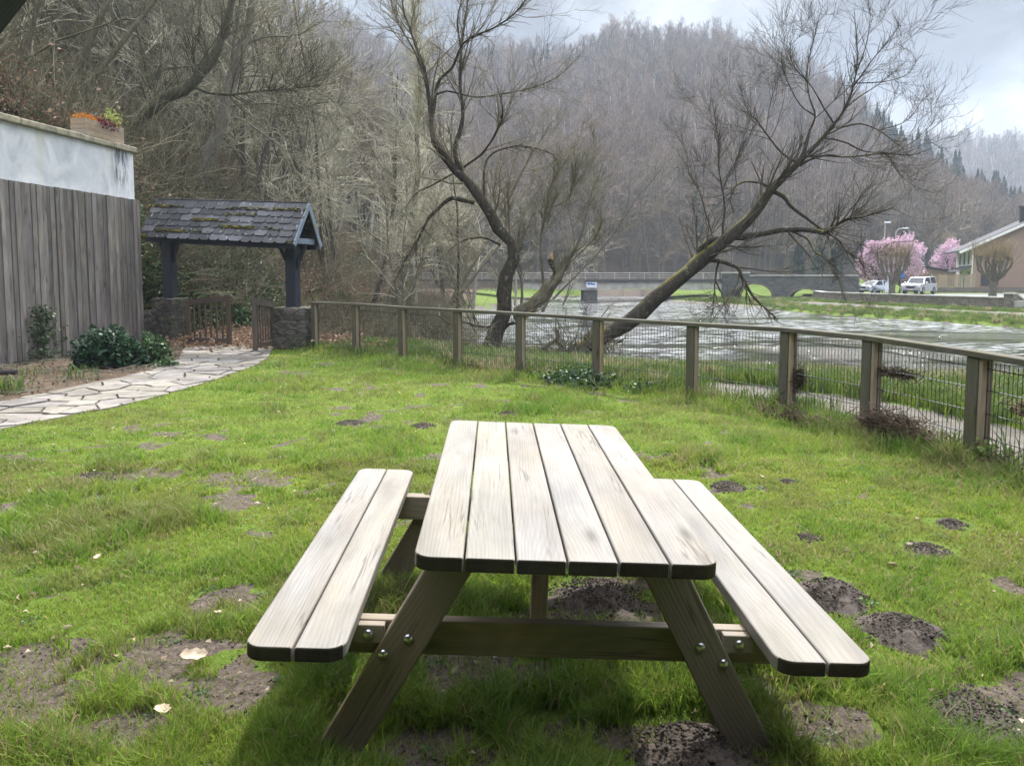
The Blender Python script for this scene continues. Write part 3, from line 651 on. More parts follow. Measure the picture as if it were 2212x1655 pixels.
for i in range(len(fp3)-1):
    a, b_ = fp3[i], fp3[i+1]; d = b_-a; Ln = np.linalg.norm(d); Mx = frame(a, d); rm = MB()
    e = .035; rm.box((-.0+(-.02 if i else -.12), -.07, -.05), (Ln-.023, .07, 0), Mx, along=0)
    rm.build('top_rail', M['fence'], fence, .006)
    # welded mesh panel
    groups = []; off = .009; n = int((Ln-.18)/.047); P = []; hb = []
    ua, ub = .10, Ln-.07; nrm = np.array([-d[1], d[0], 0])/np.hypot(d[0], d[1])
    for k in range(n+1):
        u = ua+(ub-ua)*k/n; q = a+d*u/Ln; zt = q[2]-.075; P.append([q+nrm*.006+[0, 0, .02-q[2]], [*(q+nrm*.006)[:2], zt]])
    P = np.array(P); groups.append((P, np.full((len(P), 2), .0028), 5))
    for fz in (.08, .28, .48, .68, .86):
        for o2 in (-.0065, .0125):
            q0, q1 = a+d*ua/Ln, a+d*ub/Ln; hb.append([[q0[0]+nrm[0]*(.006+o2*.8), q0[1]+nrm[1]*(.006+o2*.8), fz*q0[2]], [q1[0]+nrm[0]*(.006+o2*.8), q1[1]+nrm[1]*(.006+o2*.8), fz*q1[2]]])
    hb = np.array(hb); groups.append((hb, np.full((len(hb), 2), .0032), 5))
    V, Q = tubes(groups); link('mesh_panel', npmesh('mesh_panel', V, [Q]), fence, [M['wire']])
# ------------------------------------------------------------------ boarded and rendered wall at the left
Wm = frame((CORNER[0], CORNER[1], 0), (WNRM[0], WNRM[1], 0)); WL = 17.0      # local x outward, -y towards the camera
wall = empty('garden_wall', (0, 0, 0), 0, 'high wall, white render above grey weathered vertical boards', 'wall'); wall.matrix_world = Wm
rb = MB(); rb.box((-1.0, -WL, -.3), (0, 0, 4.33)); rb.build('rendered_wall', M['render'], wall, .01)
cop = MB(); y = .06
while y > -WL:
    l = random.uniform(.7, 1.1); cop.box((-1.04+random.uniform(-.01, .01), y-l+.008, 4.33), (.075+random.uniform(-.012, .012), y, 4.455+random.uniform(-.008, .008)), c=(1, 1, 1)); y -= l
cop.build('coping', M['coping'], wall, .02)
bk = MB(); bk.box((.003, -WL, .02), (.018, .045, 3.285)); bk.build('gap_shade_sheet', M['bluewood'], wall)  # dark sheet added behind the boards to paint shade into their gaps
cld = MB(); y = .05
while y > -WL:
    b_ = random.uniform(.085, .15); t = random.uniform(.62, 1.2); hh = random.uniform(-.004, .004); dd = random.choice([0, .012, .024])
    cld.box((.02, y-b_+.014, .04+random.uniform(-.03, .03)), (.055+dd, y, 3.30+hh), c=(t, t*random.uniform(.95, 1.0), t*random.uniform(.88, 1.0)), along=2); y -= b_
cld.build('board_cladding', M['clad'], wall, .004)
# planter on the wall
pa = at(158, 307, 15.2); y0 = -2.15
pl = empty('planter_box', (0, 0, 0), 0, 'low wooden plank planter box filled with flowers, standing on the white wall', 'planter'); pl.matrix_world = Wm @ Matrix.Translation((-.16, -.90, 4.462))
pb = MB(); X0, X1, Y0, Y1 = -.17, .17, -.60, .60
for k in range(3):
    z0 = .01+k*.113; c = random.uniform(.85, 1.1)
    for (lo, hi) in (((X1-.02, Y0, z0), (X1, Y1, z0+.11)), ((X0, Y0, z0), (X0+.02, Y1, z0+.11)), ((X0+.022, Y0, z0), (X1-.022, Y0+.02, z0+.11)), ((X0+.022, Y1-.02, z0), (X1-.022, Y1, z0+.11))): pb.box(lo, hi, c=(c, c, c))
pb.build('box_boards', M['planter'], pl, .003); sb = MB(); sb.box((X0+.02, Y0+.02, .03), (X1-.02, Y1-.02, .30)); sb.build('soil', M['soil'], pl)
def leafquads(cen, size, rg, cols, aspect=.6, flat=0., bend=.25):
    n = len(cen); d = rg.normal(size=(n, 3)); d[:, 2] *= (1-flat); d /= np.linalg.norm(d, axis=1, keepdims=True)
    q = rg.normal(size=(n, 3)); q[:, 2] *= (1-flat); w_ = q-(q*d).sum(1, keepdims=True)*d; w_ /= np.linalg.norm(w_, axis=1, keepdims=True)+1e-9
    up_ = np.cross(d, w_); s = np.asarray(size).reshape(-1, 1) if np.ndim(size) else np.full((n, 1), size); h = s*aspect/2
    a = cen-d*s*.5; b_ = cen+w_*h+up_*h*bend*2; c = cen+d*s*.5; e = cen-w_*h+up_*h*bend*2; m_ = cen
    V = np.stack([a, b_, c, e], 1).reshape(-1, 3); i = np.arange(n)[:, None]*4
    col_ = np.repeat(cols, 4, 0); return V, [i+np.array([[0, 1, 2]]), i+np.array([[0, 2, 3]])], col_
def leafmesh(name, cen, size, rg, cols, mat, parent=None, **kw):
    V, f, c = leafquads(np.asarray(cen), size, rg, cols, **kw); return link(name, npmesh(name, V, f, c), parent, [mat])
def colr(n, a, b_, rg): t = rg.random((n, 1)); return np.array(a)*(1-t)+np.array(b_)*t
def flowers(name, label, cat, cy, n, spread, z, a, b_, size, mat):
    rg = np.random.default_rng(len(label)); cen = rg.normal(size=(n, 3))*spread+[.02, cy, z]; cen[:, 2] = np.maximum(cen[:, 2], np.where(cen[:, 0] > .17, .16, .31)); cen[:, 0] = np.where((cen[:, 0] > .13) & (cen[:, 0] < .185) & (cen[:, 2] < .36), .2, cen[:, 0])
    o = empty(name, (0, 0, 0)); o.matrix_world = pl.matrix_world.copy(); leafmesh('blooms' if 'flowers' in name else 'leaves', cen, size, rg, colr(n, a, b_, rg), mat, o, aspect=.8)['kind'] = 'stuff'
    st = []
    for k in range(8): st.append([[rg.normal()*.02, cy+rg.normal()*.05, .26], [rg.normal()*spread[0], cy+rg.normal()*spread[1], z]])
    st = np.array(st); V, Q = tubes([(st, np.full((8, 2), .004), 4)]); s_ = link('stem', npmesh('stem', V, [Q]), o, [M['twig_mid']])
    return tag(o, label, cat)
flowers('orange_flowers', 'bright orange flowers in the planter box on the wall', 'flowers', -.36, 300, (.08, .15, .035), .38, (.36, .12, .02), (.50, .22, .03), .05, M['petal'])
flowers('purple_plant', 'dark purple leafy plant trailing over the planter box edge', 'plant', .06, 420, (.13, .14, .07), .33, (.07, .012, .025), (.15, .03, .05), .06, M['petal'])
flowers('yellow_green_shrub', 'small yellow green shrub growing in the planter box', 'plant', .38, 460, (.09, .12, .10), .48, (.20, .25, .05), (.38, .40, .12), .05, M['petal'])
# dark overhanging beam at the top left
A_ = at(-92, 84, 2.3); B_ = at(88, -146, 2.3)
porch = empty('porch', (0, -2.2, 0), 0, 'slanting dark timber porch brace at top left, with unseen roof and wall added to block sky light', 'porch')
Tp = Matrix.Translation((0, 2.2, 0))
bmM = MB(); bmM.box((-.6, -.05, -.055), (float(np.linalg.norm(B_-A_))+.9, .05, .055), Tp @ frame(A_, B_-A_, (-.7, 0, .7))); bmM.build('brace', M['bluewood'], porch, .004)
bmM = MB(); bmM.box((-6, -1.6, 2.75), (6, 3.1, 2.87), along=0); bmM.build('roof', M['bluewood'], porch)  # unseen roof added to keep overhead sky light off the table fronts
bmM = MB(); bmM.box((-6, -1.7, 0), (6, -1.4, 2.74)); bmM.build('sky_blocker_wall', M['stone'], porch)  # wall added behind the camera to block sky light from there
bmM = MB(); bmM.box((-2.75, 2.25, -.1), (-2.6, 2.4, 2.74), along=2); bmM.build('post', M['bluewood'], porch)
# garden hose end beside the wall
pp = gnd(10, 822); hp = MB(); hp.tube([pp+[-.7, -.15, .06], pp+[-.3, -.05, .10], pp+[-.08, 0, .12]], .032, 10)
hp_o = hp.build('drain_pipe', M['terra'], None, smooth=True); tag(hp_o, 'terracotta drain pipe with a dark end cap lying in the flower bed', 'pipe')
h2 = MB(); h2.tube([pp+[-.10, 0, .118], pp+[.17, .03, .125]], .042, 12); h2.build('end_cap', M['black'], hp_o, .004)
# ------------------------------------------------------------------ lychgate
GD = Vector((.945, -.327, 0)).normalized(); PR = Vector((-4.80, 16.9, 0)); PLx = PR-GD*3.365
gate = empty('lychgate', PR, 0, 'roofed garden gateway with mossy slate roof on blue black timber posts', 'gateway')
gate.matrix_world = frame(PR, GD); GI = gate.matrix_world.inverted()
def stonebox(name, lo, hi, parent, mat, Mx=None, seed=0, rough_=.018, cuts=7):
    b = bmesh.new(); bmesh.ops.create_cube(b, size=1); bmesh.ops.subdivide_edges(b, edges=b.edges, cuts=cuts, use_grid_fill=True)
    for v in b.verts:
        p = [lo[k]+(v.co[k]+.5)*(hi[k]-lo[k]) for k in range(3)]; r = random.Random(int((p[0]*31+p[1]*57+p[2]*91)*1000)+seed)
        v.co = Vector([p[k]+r.uniform(-rough_, rough_) for k in range(3)])
    me = bpy.data.meshes.new(name); b.to_mesh(me); b.free(); o = link(name, me, parent, [mat])
    if Mx is not None: o.matrix_world = Mx
    bv = o.modifiers.new('b', 'BEVEL'); bv.width = .02; return o
stonebox('stone_pier', (-.36, -.28, -.2), (.47, .28, .92), gate, M['stone'])
stonebox('stone_pier', (-3.365-.30, -.28, -.2), (-3.365+.24, .28, 1.09), gate, M['stone'], seed=5)
for xx, zb, zt, c in ((0, .92, 2.5, 1), (-3.365, 1.09, 2.72, 1)):
    p = MB(); p.box((xx-.125, -.10, zb-.02), (xx+.125, .10, zt-.05), along=2); p.build('post', M['bluewood'], gate, .008)
    for s in (-1, 1):
        if xx == 0 and s == 1: pts = [(xx+.12, 0, zt-.75), (xx+.2, 0, zt-.5), (xx+.34, 0, zt-.25)]
        else: pts = [(xx+s*.12, 0, zt-.80), (xx+s*.16, 0, zt-.55), (xx+s*.34, 0, zt-.22)]
        bb = MB(); P3, _ = smooth_path(pts, [1, 1, 1], 7)
        for a, b_ in zip(P3[:-1], P3[1:]):
            d = Vector(b_-a); bb.box((-.004, -.035, -.03), (d.length+.006, .035, .03), frame(a, d, (-d.z, 0, d.x) if abs(d.z) > 0 else (0, 0, 1)), along=0, off=(1, 1, 1))
        bb.build('brace', M['bluewood'], gate, .004)
RZ, EZ, HW = 3.14, 2.285, .49
RM = GI @ frame(PR+GD*.24+Vector((0, 0, 0)), (GD.x, GD.y, -.053))     # tilted roof frame, origin below the gable
slt = MB(); mossV = []; RL = 4.02; rows = 6; sl = Vector((0, -HW, EZ-RZ)); SLn = sl.length; rg = np.random.default_rng(5)
for side in (-1, 1):
    yd = side*HW/SLn; zd = (EZ-RZ)/SLn
    for r_ in range(rows):
        s1 = SLn*(r_+1)/rows+.03; s0 = s1-.25; x = -RL-.02*(r_ % 2)-random.uniform(0, .1)
        while x < .02:
            wd = random.uniform(.24, .36); x1 = min(x+wd, .035); ch = min(.045, wd*.25); th = .012; g_ = random.uniform(.018, .055) if random.random() < .8 else .09
            cc = (g_*1.0, g_*1.02, g_*1.13); lift = .028+random.uniform(-.004, .006); e_ = random.uniform(-.012, .012)
            poly = [(x+.003, s0), (x1-.003, s0), (x1-.003, s1+e_-ch), (x1-.003-ch, s1+e_), (x+.003+ch, s1+e_), (x+.003, s1+e_-ch)]
            V = []
            for hgt in (0, th):
                for (px_, s_) in poly:
                    lf = hgt+lift*(s_-s0)/.25+.006; ny, nz = (-zd*side*side, yd*side) if False else (side*abs(zd), HW/SLn)
                    V.append(RM @ Vector((px_, yd*s_+ny*lf, RZ+zd*s_+nz*lf)))
            Fc = [(5, 4, 3, 2, 1, 0), (6, 7, 8, 9, 10, 11)]+[(i, (i+1) % 6, 6+(i+1) % 6, 6+i) for i in range(6)]
            if side > 0: Fc = [f[::-1] for f in Fc]
            slt.add(V, Fc, None, cc)
            if side < 0:
                for _ in range(int(110*max(0, float(vn(x, r_*.9, 1.1, 3))-.42)) if x < -1.2 or r_ < 1 else int(45*max(0, float(vn(x, r_*.9, 1.1, 3))-.5))):
                    sx = random.uniform(x, x1); s_ = s1+random.uniform(-.07, -.0); lf = .045
                    mossV.append(RM @ Vector((sx, yd*s_-abs(zd)*lf, RZ+zd*s_+HW/SLn*lf)))
            x += wd
slt.build('slate_roof', M['slate'], gate)
mm = MB()
for p in mossV:
    r0 = random.uniform(.012, .035); n_ = 7; t_ = random.uniform(.5, 1.2); c = (.085*t_, .085*t_, .012) if random.random() < .65 else (.24*t_, .19*t_, .015)
    V = [tuple(p+Vector((0, 0, r0*.55)))]+[tuple(p+Vector((math.cos(a)*r0*random.uniform(1, 1.7), math.sin(a)*r0*.8, -.005+random.uniform(-.004, .01)))) for a in np.arange(n_)*2*math.pi/n_]
    mm.add(V, [(0, 1+k, 1+(k+1) % n_) for k in range(n_)], None, c)
mm.build('moss', M['deadleaf'], gate)['kind'] = 'stuff'
for s in (-1, 1):
    b = MB(); a = RM @ Vector((.045, 0, RZ-.01)); e = RM @ Vector((.045, s*(HW+.01), EZ-.03)); b.box((-.02, -.0125, -.05), ((e-a).length, .0125, .05), frame(a, e-a, Vector((0, s*.85, .5))), along=0)
    b.build('bargeboard', M['bargewood'], gate, .003)
    b = MB(); b.box((-RL+.05, s*.40-.04, EZ-.11), (.0, s*.40+.04, EZ-.0), RM, along=0); b.build('eaves_beam', M['bluewood'], gate, .004)
b = MB(); b.box((-.16, -.40, EZ+.01), (-.06, .40, EZ+.13), RM, along=1); b.build('tie_beam', M['bargewood'], gate, .004)
b = MB(); b.box((-3.75, -.40, EZ+.01), (-3.65, .40, EZ+.13), RM, along=1); b.build('tie_beam', M['bluewood'], gate, .004)
for k in range(9):
    for s in (-1, 1):
        b = MB(); xx = -.3-k*.44; a = RM @ Vector((xx, 0, RZ-.05)); e = RM @ Vector((xx, s*HW*.95, EZ+.0)); b.box((0, -.025, -.045), ((e-a).length, .025, .01), frame(a, e-a, Vector((0, s*.85, .5))), along=0); b.build('rafter', M['bluewood'], gate)
def gate_leaf(h0, h1, zh, zf, label):
    d = Vector(h1)-Vector(h0); Ln = d.length; g = empty('gate_leaf', h0, 0, label, 'gate', 'pair of open wooden gates between the stone piers'); g.matrix_world = frame(h0, d)
    arch = lambda u: zh+(zf-zh)*(1-(1-u/Ln)**2)
    for u0, u1, zt, nm in ((0, .085, zh+.01, 'hinge_stile'), (Ln-.10, Ln, zf+.03, 'closing_stile')):
        b = MB(); b.box((u0, -.035, .05), (u1, .035, zt), along=2); b.build(nm, M['gatewood'], g, .004)
    b = MB(); b.box((.087, -.028, .09), (Ln-.102, .028, .20), along=0); b.build('bottom_rail', M['gatewood'], g, .004)
    b = MB(); N_ = 10; o = (random.random()*9, 3, 1)
    for k in range(N_):
        ua, ub = .087+(Ln-.189)*k/N_, .087+(Ln-.189)*(k+1)/N_; za, zb_ = arch(ua), arch(ub)
        V = [(ua, -.028, za-.13), (ub, -.028, zb_-.13), (ub, .028, zb_-.13), (ua, .028, za-.13), (ua, -.028, za), (ub, -.028, zb_), (ub, .028, zb_), (ua, .028, za)]
        Fc = [(0, 3, 2, 1), (4, 5, 6, 7), (0, 1, 5, 4), (2, 3, 7, 6)]+([(3, 0, 4, 7)] if k == 0 else [])+([(1, 2, 6, 5)] if k == N_-1 else [])
        b.add(V, Fc, [(v[2]+o[0], v[0], v[1]) for v in V])
    b.build('arched_top_rail', M['gatewood'], g)
    for k in range(6):
        u = .087+(Ln-.189)*(k+.75)/6.5; b = MB(); b.box((u-.019, -.016, .201), (u+.019, .016, arch(u)-.128), along=2); b.build('baluster', M['gatewood'], g, .003)
gate_leaf((-7.50, 17.72, 0), (-6.37, 17.38, 0), 1.05, 1.15, 'left arched wooden gate leaf hung on the narrow stone pier')
gate_leaf((-5.29, 17.05, 0), (-5.385, 16.0, 0), 1.02, 1.12, 'right arched wooden gate leaf swung open against the wide stone pier')
lowm = frame(Vector((-7.98-.95, 18.0-.05, 0)), GD)
lw = stonebox('low_wall', (-.1, -.3, -.2), (.72, .25, .78), None, M['stone'], lowm, 9, .04); tag(lw, 'low mossy stone wall between the boarded wall and the gate', 'wall')
#PART3
# ------------------------------------------------------------------ bridge and far bank
def pxy(px, Y): return ((px-1106)/F*Y, Y)
def wframe(x, y, z, dx, dy): return frame((x, y, z), (dx, dy, 0))
b0 = pxy(1130, 85); b1 = pxy(1557, 85)
br = empty('road_bridge', (*b0, 0), 0, 'pale concrete beam bridge with metal railing crossing the river', 'bridge'); BL = b1[0]-b0[0]
def girder(u): return .24+.16*abs(math.sin((u-7.4)/ (BL*.52)*math.pi))**1.0
gm = MB(); n_ = 24
for k in range(n_):
    ua, ub = BL*k/n_, BL*(k+1)/n_; za, zb_ = girder(ua)-.08, girder(ub)-.08
    V = [(ua, -.1, za), (ub, -.1, zb_), (ub, 4, zb_), (ua, 4, za), (ua, -.1, 1.16), (ub, -.1, 1.16), (ub, 4, 1.16), (ua, 4, 1.16)]
    gm.add(V, [(0, 3, 2, 1), (0, 1, 5, 4), (2, 3, 7, 6)])
gm.build('girder', M['concrete'], br)
d = MB(); d.box((-12, -.35, 1.16), (BL, 4.3, 1.36)); d.build('deck', M['slate_roof'], br)
p = MB(); p.box((6.7, 0, -1.6), (8.2, 3.6, .22)); p.build('pier', M['bridge_stone'], br)
p = MB(); p.box((17.1, -.06, .25), (17.35, .2, 1.1)); p.build('drain_pipe', M['black'], br)
rl = MB()
for z in (1.5, 1.68, 1.86, 2.08): rl.tube([(-12, -.25, z), (BL, -.25, z)], .028 if z < 2 else .045, 6)
for k in range(22): u = -11+k*1.62; rl.tube([(u, -.25, 1.36), (u, -.25, 2.08)], .035, 6)
rl.build('railing', M['concrete'], br)
sg = empty('bridge_sign', (b0[0]+6.95, 84.75, .45), 0, 'small white notice board fixed on the bridge girder above its pier', 'sign')
s_ = MB(); s_.box((0, -.04, 0), (1.15, 0, .62)); s_.build('board', M['signwhite'], sg)
s_ = MB(); s_.box((.08, -.05, .40), (.62, -.042, .54)); s_.box((.50, -.05, .32), (.95, -.042, .48)); s_.box((.2, -.05, .30), (.36, -.042, .42)); s_.build('dark_marks', M['blue'], sg)
sb0 = b1; sb1 = pxy(1852, 79)
sd = np.array(sb1)-np.array(sb0); SL_ = np.linalg.norm(sd)
stb = empty('stone_bridge', (0, 0, 0), 0, 'dark old stone bridge approach with two round arches over grass', 'bridge'); stb.matrix_world = wframe(*sb0, 0, *sd)
arches = [(1.45+1.9, 1.95, -.35), (6.6+1.75+.35, 1.5, -.60)]
# front and back walls with arch openings, built as columns
def arch_top(u):
    for c, r, spring in arches:
        if abs(u-c) < r: return spring+math.sqrt(max(r*r-(u-c)**2, 0))*.62
    return None
us = sorted(set(list(np.linspace(0, SL_, 60))+[c+r*math.cos(a) for c, r, s in arches for a in np.linspace(0, math.pi, 17)]))
w_ = MB(); sof = MB()
for a, b_ in zip(us[:-1], us[1:]):
    mth_ = (a+b_)/2; t = arch_top(mth_); ta, tb = (arch_top(a), arch_top(b_))
    if t is None: za = zb_ = -1.6
    else:
        c, r, spring = [q for q in arches if abs(mth_-q[0]) < q[1]][0]; za = ta if ta is not None else spring; zb_ = tb if tb is not None else spring
    tp = 1.72 if a > 3.0 else 2.02
    V = [(a, 0, za), (b_, 0, zb_), (b_, 3.8, zb_), (a, 3.8, za), (a, 0, tp), (b_, 0, tp), (b_, 3.8, tp), (a, 3.8, tp)]
    w_.add(V, [(0, 3, 2, 1), (4, 5, 6, 7), (0, 1, 5, 4), (2, 3, 7, 6)]+([(3, 0, 4, 7)] if a == us[0] else [])+([(1, 2, 6, 5)] if b_ == us[-1] else []))
for c, r, spring in arches:
    for s in (-1, 1):
        u = c+s*r; w_.add([(u, 0, -1.6), (u, 3.8, -1.6), (u, 3.8, spring), (u, 0, spring)], [(0, 1, 2, 3) if s < 0 else (3, 2, 1, 0)])
w_.build('masonry', M['bridge_stone'], stb)
for c, r, spring in arches:
    vo = MB(); N_ = 15
    for k in range(N_):
        a0, a1 = math.pi*k/N_+.012, math.pi*(k+1)/N_-.012; P = [(c+q*math.cos(a), spring+q*math.sin(a)*.62) for a, q in ((a0, r+.01), (a1, r+.01), (a1, r+.32), (a0, r+.32))]
        V = [(x, -.06, z) for x, z in P]+[(x, .0, z) for x, z in P]; vo.add(V, [(0, 1, 2, 3), (0, 4, 5, 1), (1, 5, 6, 2), (2, 6, 7, 3), (3, 7, 4, 0)])
    vo.build('arch_ring', M['wall_stone'], stb)
pc = MB(); pc.box((-.1, -.12, 2.021), (3.0, .5, 2.16)); pc.box((3.0, -.1, 1.721), (SL_, .45, 1.84)); pc.build('parapet_coping', M['concrete'], stb, .02)
# retaining wall along the far bank
rw = empty('retaining_wall', (lane_wall[2][0], lane_wall[2][1], 0), 0, 'long brown stone retaining wall along the far riverbank path', 'wall')
rwm = MB(); cpm = MB(); th = .5
for i in range(len(lane_wall)-1):
    a, b_ = np.array(lane_wall[i]), np.array(lane_wall[i+1]); Ln = np.linalg.norm(b_-a); Mx = wframe(*a, 0, *(b_-a)) ; Mx = rw.matrix_world.inverted() @ Mx
    if i == 1: Ln -= 3.0
    Mi = Matrix.Translation((-lane_wall[2][0], -lane_wall[2][1], 0)) @ wframe(*a, 0, *(b_-a))
    rwm.box((0, -th, -1.3), (Ln, 0, .12), Mi); cpm.box((-.02, -th-.05, .121), (Ln+.02, .05, .22), Mi)
rwm.build('masonry', M['wall_stone'], rw); cpm.build('coping', M['concrete'], rw, .01)
# steps with two sloping stone cheeks
stp = empty('stone_steps', (0, 0, 0), 0, 'stone steps between two sloping stone cheek walls leading up from the river path', 'steps')
sa = np.array(lane_wall[2]); sdir = (np.array(lane_wall[1])-sa); sdir /= np.linalg.norm(sdir); stp.matrix_world = wframe(*(sa+sdir*.2), 0, *sdir)
for x0 in (.0, 1.75):
    c = MB(); V = []
    for xx in (x0, x0+.55): V += [(xx, 2.3, -1.0), (xx, 2.3, -.35), (xx, 0, .42), (xx, -.6, .42), (xx, -.6, -1.0)]
    c.add(V, [(0, 1, 2, 3, 4), (9, 8, 7, 6, 5)]+[(i, i+5, (i+1) % 5+5, (i+1) % 5) for i in range(5)]); c.build('cheek_wall', M['wall_stone'], stp)
    c = MB(); V = []
    for xx in (x0-.06, x0+.61): V += [(xx, 2.36, -.345), (xx, 2.36, -.24), (xx, 0, .535), (xx, -.65, .535), (xx, -.65, .425), (xx, 0, .425)]
    c.add(V, [(0, 1, 2, 3, 4, 5), (11, 10, 9, 8, 7, 6)]+[(i, i+6, (i+1) % 6+6, (i+1) % 6) for i in range(6)]); c.build('sloping_coping', M['concrete'], stp)
for k in range(5):
    c = MB(); c.box((.56, 1.75-.42*k-.45, -1.0), (1.74, 1.75-.42*k, -.66+.16*k)); c.build('step', M['concrete'], stp)
# road surface behind the wall
rd = bmesh.new(); P = [(34.5, 62), (70, 50), (160, 60), (160, 78), (60, 84), (36, 83), (32.6, 76), (32.6, 66)]
rd.faces.new([rd.verts.new((x, y, -.185)) for x, y in P]); rme = bpy.data.meshes.new('road'); rd.to_mesh(rme); rd.free(); tag(link('road', rme, None, [M['tarmac']]), kind='structure')
# house
hx, hy = pxy(2097, 93)
hd = Vector((.93, -.367, 0)).normalized(); house = empty('brick_house', (hx, hy, 0), 0, 'two storey brown brick house with a white side wall and low pitched roof', 'house'); house.matrix_world = frame((hx, hy, -.3), hd)
GW, GD_, EH, RH = 19.5, 11.0, 5.6, 10.4
hb_ = MB(); V = [(0, 0, 0), (GW, 0, 0), (GW, 0, EH), (GW/2, 0, RH), (0, 0, EH)]; V += [(x, GD_, z) for x, y, z in V]
hb_.add(V, [(0, 1, 2, 3, 4), (9, 8, 7, 6, 5), (1, 6, 7, 2)]); hb_.build('brick_walls', M['brick'], house)
ws = MB(); ws.box((-.12, -.05, .3), (-.001, GD_, EH+.05)); ws.build('white_side_wall', M['white'], house)
rf = MB()
for s in (-1, 1):
    a = Vector((GW/2, 0, RH+.12)); e = Vector((GW/2+s*(GW/2+1.5), 0, EH+.12-1.5*(RH-EH)/(GW/2))); rf.box((0, -.6 if s > 0 else -GD_-.6, 0), ((e-a).length, GD_+.6 if s > 0 else .6, .16), frame(a, e-a, Vector((0, 0, 1))))
rf_o = rf.build('roof', M['slate_roof'], house)
bg_ = MB()
for s in (-1, 1):
    a = Vector((GW/2, -.62, RH-.12)); e = Vector((GW/2+s*(GW/2+1.5), -.62, EH-.12-1.5*(RH-EH)/(GW/2))); bg_.box((0, -.06 if s > 0 else -.03, -.02), ((e-a).length, .03 if s > 0 else .06, .30), frame(a, e-a, Vector((0, 0, 1))))
bg_.build('bargeboard', M['white'], house)
ch = MB(); ch.box((5.2, 2.5, 6.5), (6.0, 3.3, 10.4)); ch.box((5.1, 2.4, 10.2), (6.1, 3.4, 10.45)); ch.build('chimney', M['black'], rf_o)
def window(x, y, z, wd, hg, face, mat_f, parent=house):
    f = MB(); g = MB(); t = .09
    def P(a, b_, c): return (x+a, y-b_, z+c) if face == 'f' else (x-b_, y+a, z+c)
    def bx(m, a0, a1, c0, c1, b0_, b1_): p0 = P(a0, b0_, c0); p1 = P(a1, b1_, c1); m.box(tuple(min(p0[i], p1[i]) for i in range(3)), tuple(max(p0[i], p1[i]) for i in range(3)))
    bx(f, 0, t, 0, hg, 0, .06); bx(f, wd-t, wd, 0, hg, 0, .06); bx(f, t, wd-t, 0, t, 0, .06); bx(f, t, wd-t, hg-t, hg, 0, .06); bx(f, wd/2-.03, wd/2+.03, t, hg-t, 0, .05)
    bx(g, t, wd-t, t, hg-t, .0, .02); w0 = f.build('window', mat_f, parent); g.build('pane', M['glass'], w0)
for y in (1.6, 4.6, 7.6): window(-.12, y, 3.5, .75, 1.5, 's', M['gatewood'])
for y, h_ in ((1.0, 2.2), (4.2, 1.6), (6.6, 2.2)): window(-.12, y, .35, 1.1, h_, 's', M['gatewood'])
window(.9, 0, .9, 1.8, 1.5, 'f', M['black']); window(6.2, 0, 4.3, 2.6, 1.5, 'f', M['black']); window(8.5, 0, .9, 2.4, 1.5, 'f', M['black'])
cn = MB(); V = [(-1.5, -.2, 2.55), (-.12, -.2, 3.2), (-.12, GD_*.75, 3.2), (-1.5, GD_*.75, 2.55)]; V += [(x, y, z+.12) for x, y, z in V]
cn.add(V, [(3, 2, 1, 0), (4, 5, 6, 7), (0, 1, 5, 4), (1, 2, 6, 5), (2, 3, 7, 6), (3, 0, 4, 7)]); cn.build('porch_canopy', M['slate_roof'], house)
pl_ = MB(); pl_.box((6.0, -.04, 2.5), (6.35, 0, 2.9)); pl_.build('wall_plaque', M['white'], house)
ft = MB(); ft.box((-.2, -.2, -.6), (GW, -.01, .25)); ft.build('stone_plinth', M['wall_stone'], house)
# low wall, plank fence, garage near the house
x_, y_ = pxy(2012, 90); gw_ = empty('low_garden_wall', (x_, y_, -.3), 0, 'low dark stone wall below the wooden plank fence by the house', 'wall'); b = MB(); b.box((0, 0, 0), (11.5, .4, .72)); b.build('masonry', M['wall_stone'], gw_)
pf = empty('plank_fence', (x_, y_+.15, .42), 0, 'wooden plank garden fence on the low wall beside the house', 'fence'); b = MB(); u = 0
while u < 4.9:
    b.box((u, 0, 0), (u+.16, .03, 1.5+.1*math.sin(u*3)), c=(1.1, 1, .9)) if int(u/.8) % 2 else b.box((u, 0, 0), (u+.09, .03, 1.45)); u += .2
b.box((0, .031, .3), (4.9, .08, .4)); b.box((0, .031, 1.1), (4.9, .08, 1.2)); b.build('planks', M['plank_fence'], pf)
for u in (-.1, 1.5, 3.2, 4.9): b = MB(); b.box((u, -.03, -.1), (u+.12, .09, 1.6)); b.build('post', M['plank_fence'], pf)
gx, gy = pxy(1945, 104); ga = empty('garage', (gx, gy, -.2), 0, 'low brown garage with dark shallow roof behind the plank fence', 'garage'); b = MB()
V = [(0, 0, 0), (7.5, 0, 0), (7.5, 0, 2.3), (3.2, 0, 3.1), (0, 0, 2.3)]; V += [(x, 6, z) for x, y, z in V]; b.add(V, [(0, 1, 2, 3, 4), (9, 8, 7, 6, 5), (0, 4, 9, 5), (1, 6, 7, 2)]); b.build('walls', M['brick'], ga)
b = MB(); V = [(-.4, -.3, 2.3), (3.2, -.3, 3.2), (8, -.3, 2.28)]; V += [(x, 6.3, z) for x, y, z in V]; V += [(x, y, z+.15) for x, y, z in V]
b.add(V, [(0, 3, 4, 1), (1, 4, 5, 2), (6, 7, 10, 9), (7, 8, 11, 10), (0, 1, 7, 6), (1, 2, 8, 7), (2, 5, 11, 8), (3, 0, 6, 9)]); b.build('roof', M['slate_roof'], ga)
b = MB(); b.box((.3, -.05, 0), (3.0, -.003, 2.0)); b.build('door', M['gatewood'], ga)
